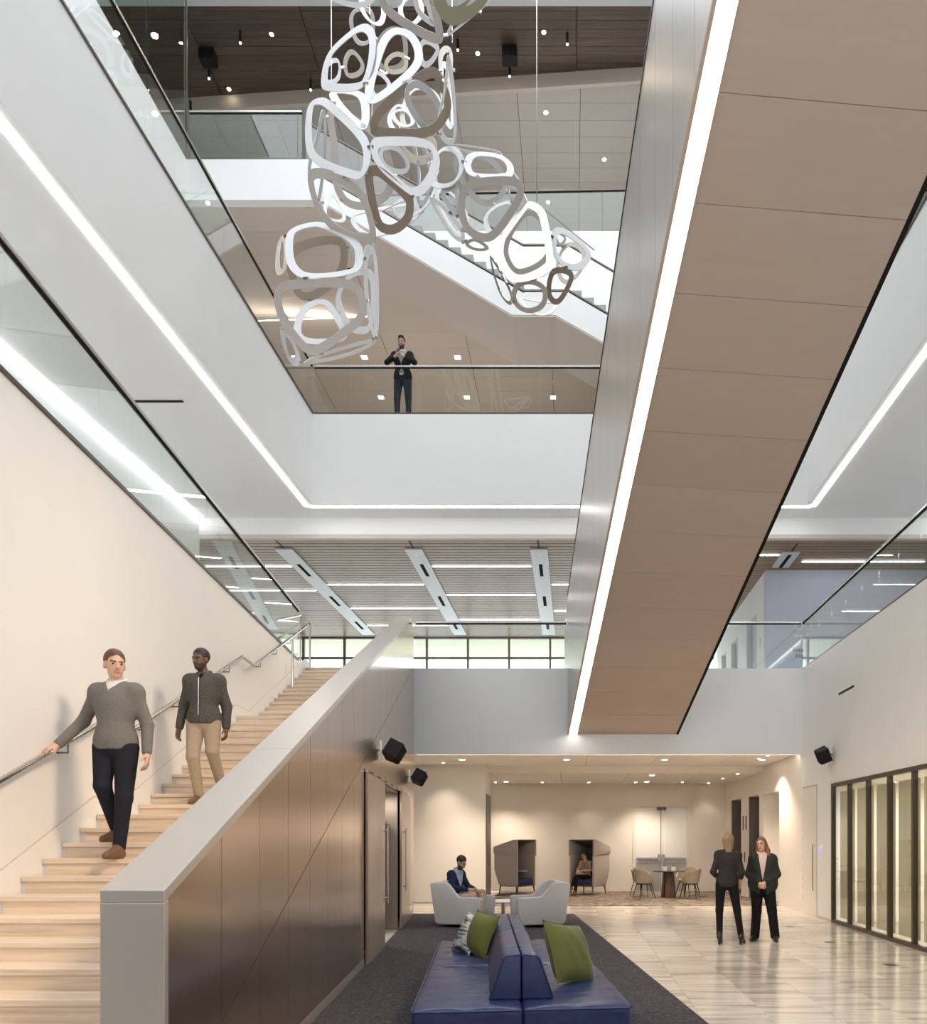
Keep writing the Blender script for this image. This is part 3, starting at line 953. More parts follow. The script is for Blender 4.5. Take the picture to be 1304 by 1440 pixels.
# cap: three lengths plus the vertical front end
for (ya, yb) in ((Y0, 6.15), (6.155, 9.6), (9.605, 13.0), (13.005, Y1)):
    bobj('cap', slab_y(XSR, XB + .01, ya, yb, lambda y: ztop(y) - .06, ztop), 'cap_metal', bevel=.004)
bobj('front_end', MB().hexa([A(XSR, Y0, 0), A(XB + .01, Y0, 0), A(XB + .01, Y0 + .05, 0), A(XSR, Y0 + .05, 0)],
                            [A(XSR, Y0, ztop(Y0) - .06), A(XB + .01, Y0, ztop(Y0) - .06), A(XB + .01, Y0 + .05, ztop(Y0) - .045), A(XSR, Y0 + .05, ztop(Y0) - .045)]), 'cap_metal', bevel=.004)
bobj('stair_side_lining', slab_y(XSR, XSR + .02, Y0 + .05, Y1, lambda y: max(0, ztop(y) - 1.6), lambda y: ztop(y) - .06), 'cap_metal')
def zdiag(y):
    return .556 + (y - 4.5) * .3805
bays = [Y0 + .055, 4.5] + [4.5 + .7775 * k for k in range(1, 7)] + [9.95, 10.72, 11.5, 12.28, 13.05, 13.83, 14.6, 15.4, 15.9, 16.5, 17.2]
for i in range(len(bays) - 1):
    ya, yb = bays[i] + .003, bays[i + 1] - .003
    bottom = (lambda y: 2.52) if (ya > 9.9 and yb < 15.95) else (lambda y: .10)
    top = lambda y: ztop(min(y, Y1)) - .065
    if zdiag(ya) > bottom(ya) + .12:
        bobj('panel', slab_y(XB - .02, XB, ya, yb, lambda y: zdiag(y) + .004, top), 'bronze_panel')
        bobj('panel', slab_y(XB - .02, XB, ya, yb, bottom, lambda y: zdiag(y) - .004), 'bronze_panel')
    elif zdiag(yb) > bottom(yb) + .1:
        bobj('panel', slab_y(XB - .02, XB, ya, yb, lambda y: max(zdiag(y) + .004, bottom(y)), top), 'bronze_panel')
        yc = 4.5 + (bottom(ya) + .01 - .556) / .3805
        yc = max(yc, ya)
        bobj('panel', slab_y(XB - .02, XB, yc, yb, bottom, lambda y: zdiag(y) - .004), 'bronze_panel')
    else:
        bobj('panel', slab_y(XB - .02, XB, ya, yb, bottom, top), 'bronze_panel')
bobj('baseboard', slab_y(XB - .02, XB + .004, Y0 + .06, 9.93, lambda y: 0, lambda y: .095), 'cap_metal')
bobj('baseboard', slab_y(XB - .02, XB + .004, 15.95, 17.2, lambda y: 0, lambda y: .095), 'cap_metal')

# sliding doors in the balustrade wall
def leaf(ya, yb, lab, hy, num):
    o = struct('door_%d' % num, slab_y(XB + .012, XB + .045, ya, yb, lambda y: .012, lambda y: 2.47), 'door_metal', lab)
    for hz in (.75, 1.75):
        obj('handle_mount', MB().tube([A(XB + .045, hy, hz), A(XB + .11, hy, hz)], .014, 8), 'steel', o)
    obj('door_handle', MB().tube([A(XB + .10, hy, .68), A(XB + .10, hy, 1.82)], .014, 8), 'steel', o, smooth=True)
    return o
leaf(10.0, 11.75, 'bronze sliding door leaf with long pull handle, nearer one', 11.6, 7)
leaf(14.15, 15.85, 'bronze sliding door leaf with long pull handle, farther one', 14.45, 8)
tr = struct('trim_4', slab_y(XB, XB + .05, 9.98, 15.9, lambda y: 2.475, lambda y: 2.51), 'steel', 'thin steel door track')
for k in range(7):
    ya = 10.1 + k * .78
    obj('track_slot', slab_y(XB + .0, XB + .052, ya, ya + .35, lambda y: 2.485, lambda y: 2.50), 'black', tr)
struct('trim_5', slab_y(XB + .012, XB + .035, 11.75, 14.1, lambda y: .0, lambda y: .018), 'steel', 'thin bright door threshold strip')
alc = MB()
for m_ in (slab_y(XB - 1.5, XB - 1.45, 11.3, 14.5, lambda y: 0, lambda y: 2.5), slab_y(XB - 1.45, XB - .03, 14.15, 14.2, lambda y: 0, lambda y: 2.5),
           slab_y(XB - 1.45, XB - .03, 11.25, 11.3, lambda y: 0, lambda y: 2.5), slab_y(XB - 1.5, XB - .03, 11.25, 14.2, lambda y: 2.44, lambda y: 2.5)):
    alc.add(m_.v, m_.f)
struct('wall_alcove', alc, 'door_metal', 'metal lined alcove under the stair')
fr = thing('steel_refrigerator', 'tall steel refrigerator inside the alcove under the stair', 'refrigerator', A(XB - .75, 13.5, 0), RA)
obj('body', box(-.38, .38, -.33, .33, .1, 2.05), 'door_metal', fr, bevel=.01)
obj('door', box(.38, .41, -.33, .33, .12, 1.75), 'steel', fr, bevel=.008)
for k in range(5):
    obj('grille_slat', box(.38, .41, -.32, .32, 1.79 + k * .05, 1.825 + k * .05), 'dark_steel', fr)
obj('handle', MB().tube([(.47, -.26, .4), (.47, -.26, 1.6)], .014, 8), 'steel', fr)
obj('base', box(-.36, .36, -.3, .3, 0, .1), 'black', fr)
lamp('AREA', A(XB - .7, 12.6, 2.40), 14, NEUT, .3, A(XB - .7, 12.6, 0))
o = obj('alcove_light', MB().lathe([(.09, -.015), (.10, 0)], 16), 'lamp_glow')
o.location = A(XB - .7, 12.6, 2.44)
o['label'] = 'small round light in the alcove ceiling above the refrigerator'
o['category'] = 'downlight'

# ------------------------------------------------------------------ brown upper stair crossing the atrium
XA0, XA1 = 1.887, 4.325
def zs(y):
    return 3.9 + .4188 * (17.3 - y)
def zt(y):
    return 10.82 - .4438 * (y - 8.58)
us = thing('upper_staircase', 'big upper stair with brown panelled underside and light strip edge', 'staircase', A(3.1, 17.23, 3.9))
invu = Matrix.Translation(-Vector(us.location))
def uobj(name, mb, m, **kw):
    return obj(name, mb.xf(invu), m, us, **kw)
yb = 17.23
edges = [17.23, 16.5] + [16.5 - .797 * k for k in range(1, 17)]
SK = 0.14
def sk(y):
    return SK * min(1, (17.23 - y) / 6)
xs0, xs1 = XA0 + .22, XA1 - .05
for i in range(len(edges) - 1):
    y1, y0 = edges[i] - .004, edges[i + 1] + .004
    a0, a1 = y0, y0 + sk(y0)
    b0, b1 = y1, y1 + (sk(y1) if i else 0)
    pts = [A(xs0, a0, zs(a0)), A(xs1, a1, zs(a1)), A(xs1, b1, zs(b1)), A(xs0, b0, zs(b0))]
    uobj('soffit_panel', MB().prism(pts, (0, 0, .011)), 'soffit_panel')
    # side panels on the left face
    pts = [A(XA0, y0, zs(y0)), A(XA0, y1, zs(y1)), A(XA0, y1, zt(y1)), A(XA0, y0, zt(y0))]
    uobj('side_panel', MB().prism(pts, (.03, 0, 0)), 'side_panel')
    pts = [A(XA1, y0, zs(y0) + .05), A(XA1, y1, zs(y1) + .05), A(XA1, y1, zt(y1)), A(XA1, y0, zt(y0))]
    uobj('side_panel', MB().prism(pts, (-.03, 0, 0)), 'side_panel')
yt = edges[-1]
def band(x0, x1, z0, z1, ya=yt, yb=17.23):
    return MB().hexa([A(x0, ya, zs(ya) + z0), A(x1, ya, zs(ya) + z0), A(x1, yb, zs(yb) + z0), A(x0, yb, zs(yb) + z0)],
                     [A(x0, ya, zs(ya) + z1), A(x1, ya, zs(ya) + z1), A(x1, yb, zs(yb) + z1), A(x0, yb, zs(yb) + z1)])
uobj('body', band(XA0 + .031, XA1 - .031, .012, 1.6), 'tan_panel')
uobj('light_strip', band(XA0 + .04, XA0 + .205, -.006, .011), 'led_stair')
uobj('edge_lip', band(XA0 - .005, XA0 + .030, -.015, .03), 'soffit_panel')
uobj('edge_lip', band(XA0 + .206, XA0 + .219, -.012, .011), 'soffit_panel')
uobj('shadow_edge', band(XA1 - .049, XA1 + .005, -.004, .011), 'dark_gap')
uobj('top_edge', MB().hexa([A(XA0 - .012, yt, zt(yt)), A(XA0 + .04, yt, zt(yt)), A(XA0 + .04, 17.23, zt(17.23)), A(XA0 - .012, 17.23, zt(17.23))],
                          [A(XA0 - .012, yt, zt(yt) + .03), A(XA0 + .04, yt, zt(yt) + .03), A(XA0 + .04, 17.23, zt(17.23) + .03), A(XA0 - .012, 17.23, zt(17.23) + .03)]), 'dark_steel')
uobj('end_panel', MB().hexa([A(XA0, 17.2, zs(17.2)), A(XA0 + .03, 17.2, zs(17.2)), A(XA0 + .03, 17.9, Z2), A(XA0, 17.9, Z2)],
                           [A(XA0, 17.2, zt(17.2)), A(XA0 + .03, 17.2, zt(17.2)), A(XA0 + .03, 17.9, 6.5), A(XA0, 17.9, 6.5)]), 'side_panel')

# ------------------------------------------------------------------ back stair between third and fourth floor
YF = 17.55
bs = thing('back_staircase', 'white stair with green treads behind the hanging sculpture', 'staircase', (-1, YF, 13.5))
invs = Matrix.Translation(-Vector(bs.location))
def cobj(name, mb, m, **kw):
    return obj(name, mb.xf(invs), m, bs, **kw)
topl = [(-6.0, 16.68), (-1.11, 13.88), (-.08, 13.88), (4.6, 11.15)]
botl = [(5.2, 10.95), (4.8, 10.45), (-.38, 13.38), (-1.35, 13.38), (-5.45, 15.82), (-6.0, 15.82)]
cobj('stringer', MB().prism([(x, YF, z) for x, z in topl + botl], (0, .12, 0)), 'white_paint')
# underside
un = [(-6.0, 15.80), (-5.45, 15.80), (-1.35, 13.36), (-.38, 13.36), (4.8, 10.43)]
for i in range(len(un) - 1):
    (xa, za), (xb, zb) = un[i], un[i + 1]
    cobj('underside', MB().hexa([(xa, YF + .01, za - .02), (xb, YF + .01, zb - .02), (xb, 19.39, zb - .02), (xa, 19.39, za - .02)],
                               [(xa, YF + .01, za + .02), (xb, YF + .01, zb + .02), (xb, 19.39, zb + .02), (xa, 19.39, za + .02)]), 'tan_panel')
mat('green_tread', (0.14, 0.145, 0.105), 0.5)
def steps(xa, za, xb, zb, n):
    for k in range(n):
        x0 = xa + (xb - xa) * k / n
        x1 = xa + (xb - xa) * (k + 1) / n
        zt_ = za + (zb - za) * k / n
        zn = za + (zb - za) * (k + 1) / n
        cobj('tread', MB().box(x0, x1 + .02, YF + .13, 19.38, zn - .02, zt_ + .07), 'green_tread')
steps(-6.0, 16.72, -1.11, 13.95, 17)
cobj('landing', MB().box(-1.09, -.08, YF + .13, 19.38, 13.84, 13.95), 'green_tread')
steps(-.08, 13.95, 4.6, 11.2, 17)
def srail(label, yq, dz, hgt, cap):
    return railing(label, [(-6.0, yq, 16.72 + dz), (-1.11, yq, 13.95 + dz), (-.08, yq, 13.95 + dz), (4.6, yq, 11.2 + dz)], hgt, 1.35, cap=cap, capw=.045, undercap=False)
srail('glass railing on the near side of the white back stair', YF + .06, .0, 1.05, 'dark_steel')
h3 = thing('wall_handrail', 'dark wall handrail on far side of the white back stair', 'handrail', (0, 19.3, 14.5))
i3 = Matrix.Translation((0, -19.3, -14.5))
obj('rail', MB().tube([(-6, 19.3, 17.7), (-1.11, 19.3, 14.93), (-.08, 19.3, 14.93), (4.6, 19.3, 12.2)], .025, 8).xf(i3), 'dark_steel', h3, smooth=True)
for x, z in ((-4.2, 16.68), (-2.6, 15.77), (-.9, 14.93), (-.2, 14.93), (1.2, 14.18), (2.8, 13.25)):
    obj('bracket', MB().tube([(x, 19.3, z - .02), (x, 19.3, z - .1), (x, 19.41, z - .1)], .01, 6).xf(i3), 'dark_steel', h3)

# ------------------------------------------------------------------ folding glass wall on the right
fg = thing('folding_glass_wall', 'folding glass wall with bronze frames and pale blinds behind', 'glass wall', (XR, 11, 0))
invf = Matrix.Translation(-Vector(fg.location))
def fobj(name, mb, m, **kw):
    return obj(name, mb.xf(invf), m, fg, **kw)
fobj('top_frame', box(XR - .03, XR + .06, 7.2, 15.27, 2.63, 2.70), 'bronze_frame')
fobj('bottom_frame', box(XR - .03, XR + .06, 7.2, 15.27, 0.0, .06), 'bronze_frame')
yq = 15.27
first = True
while yq > 7.3:
    yn = yq - .905
    fobj('post', box(XR - .03, XR + .05, yq - .055, yq, .06, 2.63), 'bronze_frame')
    fobj('pane', box(XR + .01, XR + .022, yn, yq - .055, .06, 2.63), 'clear_glass')
    fobj('blind', box(XR + .12, XR + .125, yn + .03, yq - .10, .10, 2.54), 'blind_fabric')
    yq = yn
struct('wall_meeting_room', MB().box(XR + 2.6, XR + 2.7, 7.0, 15.4, 0, 2.75).box(XR + .3, XR + 2.6, 15.3, 15.4, 0, 2.75).box(XR + .3, XR + 2.6, 7.0, 7.1, 0, 2.75).box(XR + .3, XR + 2.6, 7.1, 15.3, 2.70, 2.75), 'cream_paint', 'meeting room behind the folding glass wall')
for yl in (8.5, 11.2, 13.9):  # unseen area lamps added to light the blinds from behind
    lamp('AREA', (XR + 1.3, yl, 2.66), 34, (1.0, .93, .80), .8, (XR + 1.3, yl, 0))
# flush door with long handle on the right wall
dr = struct('door_9', box(XR - .012, XR, 16.25, 17.22, .02, 2.72), 'cream_paint', 'flush cream door with a long vertical pull handle')
obj('door_frame_line', box(XR - .010, XR - .001, 16.22, 16.25, 0, 2.75), 'tan_panel', dr)
obj('door_frame_line', box(XR - .010, XR - .001, 16.22, 17.25, 2.72, 2.76), 'tan_panel', dr)
for k in range(12):
    obj('hinge_knuckle', box(XR - .016, XR, 17.225, 17.245, .1 + k * .21, .22 + k * .21), 'diffuser_grey', dr)
obj('door_handle', MB().tube([(XR - .012, 16.38, .55), (XR - .05, 16.38, .55), (XR - .05, 16.38, 1.5), (XR - .012, 16.38, 1.5)], .012, 8), 'steel', dr)
struct('baseboard_right', box(XR - .01, XR, 15.3, 16.22, 0, .05), 'tan_panel', 'low baseboard on the right wall')
cr_ = thing('room_panel', 'small white booking screen on the wall beside the flush door', 'wall screen', (XR, 16.0, 1.36))
obj('case', box(-.02, 0, -.10, .10, -.13, .13), 'white_paint', cr_, bevel=.006)
mat('screen_lilac', (0.35, 0.34, 0.62), .3, emit=(.4, .38, .75), es=.4)
obj('screen', box(-.023, -.019, -.075, .075, -.10, .10), 'screen_lilac', cr_)

# ------------------------------------------------------------------ loudspeakers
def speaker(label, loc, rotz, tilt, w=.28):
    t = thing('loudspeaker', label, 'loudspeaker', loc, rotz, group='black wall speakers')
    b = obj('cabinet', MB().hexa([(-w * .42, -.11, -w * .5), (w * .42, -.11, -w * .5), (w * .5, .11, -w * .5), (-w * .5, .11, -w * .5)],
                                [(-w * .42, -.11, w * .5), (w * .42, -.11, w * .5), (w * .5, .11, w * .5), (-w * .5, .11, w * .5)]), 'black', t, bevel=.012)
    b.rotation_euler = (tilt, 0.35, 0)
    g = obj('grille', box(-w * .38, w * .38, -.125, -.108, -w * .44, w * .44), 'dark_gap', b, bevel=.004)
    obj('bracket_arm', MB().tube([(0, .05, 0), (0, .19, .02)], .016, 8), 'dark_steel', t)
    obj('wall_plate', box(-.025, .025, .18, .20, -.12, .16), 'steel', t)
    return t
speaker('black loudspeaker on the bronze wall, nearer and higher in view', (A(XB, 11.6, 0)[0] + .20, 11.6, 2.92), math.radians(90), .45, .27)
speaker('black loudspeaker on the bronze wall beside the lounge opening', (A(XB, 16.2, 0)[0] + .20, 16.2, 2.90), math.radians(90), .45, .27)
speaker('black loudspeaker high on the white right wall', (XR - .20, 15.2, 3.25), math.radians(-90), .45, .27)

# ------------------------------------------------------------------ ceiling fittings
def downlight(loc, label, group, r=.07, m='lamp_glow', energy=0, spot=1.9, color=WARM, square=False, tgt=None):
    t = thing('downlight', label, 'downlight', loc, group=group)
    if square:
        obj('trim_ring', box(-r, r, -r, r, -.008, .0), 'white_paint', t)
        obj('lens', box(-r * .7, r * .7, -r * .7, r * .7, -.011, -.007), m, t)
    else:
        obj('trim_ring', MB().lathe([(r, -.008), (r, 0)], 14), 'white_paint', t)
        obj('lens', MB().lathe([(r * .72, -.012), (r * .72, -.007)], 14), m, t)
    if energy:
        tt = tgt or (loc[0], loc[1], loc[2] - 5)
        lamp('SPOT', (loc[0], loc[1], loc[2] - .03), energy, color, .06, tt, spot, .8)
    return t
# lounge ceiling
row1 = [(650, 1068), (797, 1068), (935, 1068), (1072, 1068)]
for i, (px, py) in enumerate(row1):
    y = (3.52 - HC) * F / (PY - py)
    downlight(((px - PX) * y / F, y, 3.52), 'small square downlight in front row of lounge ceiling, %s from left' % ORD[i], 'lounge ceiling downlights', .085, energy=190, square=True)
row2 = [(712, 1099), (910, 1099), (917, 1090), (1040, 1079), (797, 1079), (720, 1085), (860, 1096)]
for i, (px, py) in enumerate(row2[:5]):
    zc_ = 3.33 if py > 1082 else 3.52
    y = (zc_ - HC) * F / (PY - py)
    downlight(((px - PX) * y / F, min(y, 23.9), zc_), 'small square downlight in the rear lounge ceiling ' + ['above the left pod', 'above the double door', 'in front of the double door', 'near the lift wall', 'in the middle of the rear ceiling'][i], 'lounge ceiling downlights', .085, energy=150, square=True)
# wall washers along the right lounge wall
for i, y in enumerate((17.75, 18.45, 20.4, 22.0, 23.8)):
    downlight((xr(y) - .62, y, 3.52 if y < 20.3 else 3.33), 'tiny wall washer light beside the lift wall, %s from the front' % ORD[i], 'wall washers by the lift wall', .05, energy=14, spot=1.5)
for i, x in enumerate((-2.3, -.9, .5, 1.9, 3.3)):
    downlight((x, 23.45, 3.33), 'tiny wall washer light above the back wall, %s from left' % ORD[i], 'wall washers above the back wall', .05, energy=30, spot=1.7)
downlight((-3.2, 19.4, 3.52), 'tiny wall washer light above the seated man wall', 'wall washers', .05, energy=50, spot=1.7)
# third floor ceiling
for r_, py in enumerate((502, 558.6)):
    y = (15.8 - HC) * F / (PY - py)
    for i, px in enumerate(((512.6, 643.7, 775), (536, 656.8, 778))[r_]):
        downlight(((px - PX) * y / F, y, 15.8), 'square downlight in tan third floor ceiling, %s row, %s from left' % (['upper', 'lower'][r_], ORD[i]), 'third floor downlights', .11, energy=150, square=True, color=NEUT)
for i, (px, py) in enumerate(((520, 532), (695, 538), (782, 538))):
    y = (15.8 - HC) * F / (PY - py)
    o = obj('ceiling_speaker', MB().lathe([(.17, -.01), (.18, 0)], 20), 'tan_panel')
    o.location = ((px - PX) * y / F, y, 15.8)
    o['label'] = 'round ceiling speaker plate in tan third floor ceiling, %s from left' % ORD[i]
    o['category'] = 'ceiling speaker'
# fourth floor grey ceiling
for i, (px, py) in enumerate(((768, 158), (850, 224), (771, 284))):
    y = (20.5 - HC) * F / (PY - py)
    downlight(((px - PX) * y / F, y, 20.5), 'bright round downlight in the grey panel ceiling, %s from the top' % ORD[i], 'fourth floor downlights', .07, color=NEUT, energy=160)
# dark wood ceiling: downlights, pendants, speakers
for i, (px, py) in enumerate(((382, 48), (322, 125), (765, 45), (672, 75))):
    y = (20.8 - HC) * F / (PY - py)
    downlight(((px - PX) * y / F, y, 20.80), 'bright round downlight in the dark wood ceiling, ' + ['upper one left of the sculpture', 'lower one left of the sculpture', 'right one near the black speaker', 'right one close to the sculpture'][i], 'dark wood ceiling downlights', .06, energy=0 if i == 1 else 90)
for i, (px, p0, p1) in enumerate(((338, 40, 60), (294, 98, 110), (437, 108, 126), (644, 56, 70), (798, 38, 62), (717, 92, 107), (268, 150, 157))):
    y = (20.8 - HC) * F / (PY - p0)
    y = min(y, 19.5)
    x = (px - PX) * y / F
    zt_ = HC + (PY - p0) * y / F
    zb_ = HC + (PY - p1) * y / F
    t = thing('pendant_light', 'tiny black pendant spotlight under the dark wood ceiling, ' + ['leftmost near the upper downlight', 'below the left black speaker', 'beside the left of the sculpture', 'just right of the sculpture', 'rightmost of all', 'below the right black speaker', 'lowest at far left'][i], 'pendant light', (x, y, zb_))
    obj('cord', MB().tube([(0, 0, .1), (0, 0, 20.8 - zb_)], .004, 5), 'black', t)
    obj('can', MB().lathe([(.03, 0.0), (.03, .26)], 10), 'black', t)
    obj('bulb', MB().lathe([(.012, -.03), (.025, -.012), (.022, 0)], 10), 'lamp_glow', t)
for i, (px, py) in enumerate(((293, 88), (717, 85))):
    y = (20.5 - HC) * F / (PY - py)
    o = obj('ceiling_loudspeaker', MB().box(-.18, .18, -.14, .14, -.28, 0), 'black', bevel=.02)
    obj('bracket', box(-.02, .02, -.02, .02, 0, .05), 'black', o)
    o.location = ((px - PX) * y / F, min(y, 19.4), 20.75)
    o['label'] = 'black box speaker under the dark wood ceiling, ' + ['left', 'right'][i] + ' of the sculpture'
    o['category'] = 'loudspeaker'
# ------------------------------------------------------------------ hanging sculpture: cells of flat rounded rings
YS = 12.6
sc = thing('hanging_sculpture', 'large hanging sculpture of white and taupe rounded rings joined in cells', 'sculpture', P(560, 250, YS))
invsc = Matrix.Translation(-Vector(sc.location))
OUT = []
CELLS = {'a': (458, 412, 72, 98), 'b': (520, 238, 92, 108), 'c': (548, 105, 98, 100), 'd': (600, -25, 110, 70), 'e': (672, 272, 68, 72), 'f': (760, 362, 70, 80)}
def ring(cell, side, m, pts, wpx=12.5, th=.012):
    cx, cy, rx, ry = CELLS[cell]
    pts = [np.array(p, float) for p in pts]
    c = sum(pts) / len(pts)
    u, v = (c[0] - cx) / rx, (c[1] - cy) / ry
    rho = math.hypot(u, v)
    lim = .88
    if rho > lim:
        u, v = u * lim / rho, v * lim / rho
        rho = lim
    s = math.sqrt(1 - rho * rho)
    Rm = (rx + ry) / 2 * YS / F                     # cell radius in metres
    sg = -1 if side == 'f' else 1
    y0 = YS + sg * Rm * s
    gu, gv = -sg * Rm * u / s / rx, -sg * Rm * v / s / ry   # depth change per pixel (plane tangent to the cell)
    out = rounded([tuple(p) for p in pts], 3)
    w3 = []
    for p in out:
        y = y0 + gu * (p[0] - c[0]) + gv * (p[1] - c[1])
        w3.append(np.array(P(p[0], p[1], y)))
    w3 = np.array(w3)
    cen = w3.mean(0)
    # best plane
    uu, ss, vt = np.linalg.svd(w3 - cen)
    n = vt[2]
    e1, e2 = vt[0], vt[1]
    q = np.stack([(w3 - cen) @ e1, (w3 - cen) @ e2], 1)
    area = 0.5 * np.sum(q[:, 0] * np.roll(q[:, 1], -1) - np.roll(q[:, 0], -1) * q[:, 1])
    if area < 0:
        q = q[::-1]
    N = len(q)
    wid = wpx * .84 * YS / F
    wid = min(wid, 0.42 * min(ss[1] / math.sqrt(N) * 2, 1.0))
    tan = np.roll(q, -1, 0) - np.roll(q, 1, 0)
    tan /= np.linalg.norm(tan, axis=1)[:, None] + 1e-9
    inn = q + np.stack([-tan[:, 1], tan[:, 0]], 1) * wid
    for _ in range(3):
        inn = (np.roll(inn, 1, 0) + 2 * inn + np.roll(inn, -1, 0)) / 4
    L = []
    for off in (-th / 2, th / 2):
        for arr in (q, inn):
            L += [cen + a[0] * e1 + a[1] * e2 + n * off for a in arr]
    fs = []
    for i in range(N):
        j = (i + 1) % N
        fs += [(i, j, N + j, N + i), (2 * N + j, 2 * N + i, 3 * N + i, 3 * N + j), (j, i, 2 * N + i, 2 * N + j), (N + i, N + j, 3 * N + j, 3 * N + i)]
    obj('ring', MB().add(L, fs).xf(invsc), m, sc)
    OUT.append((cell, side, np.array(out), w3))
W_, T_, B_, G_, C_, O_ = 'ring_white', 'ring_taupe', 'ring_brown', 'ring_silver', 'ring_cream', 'ring_olive'
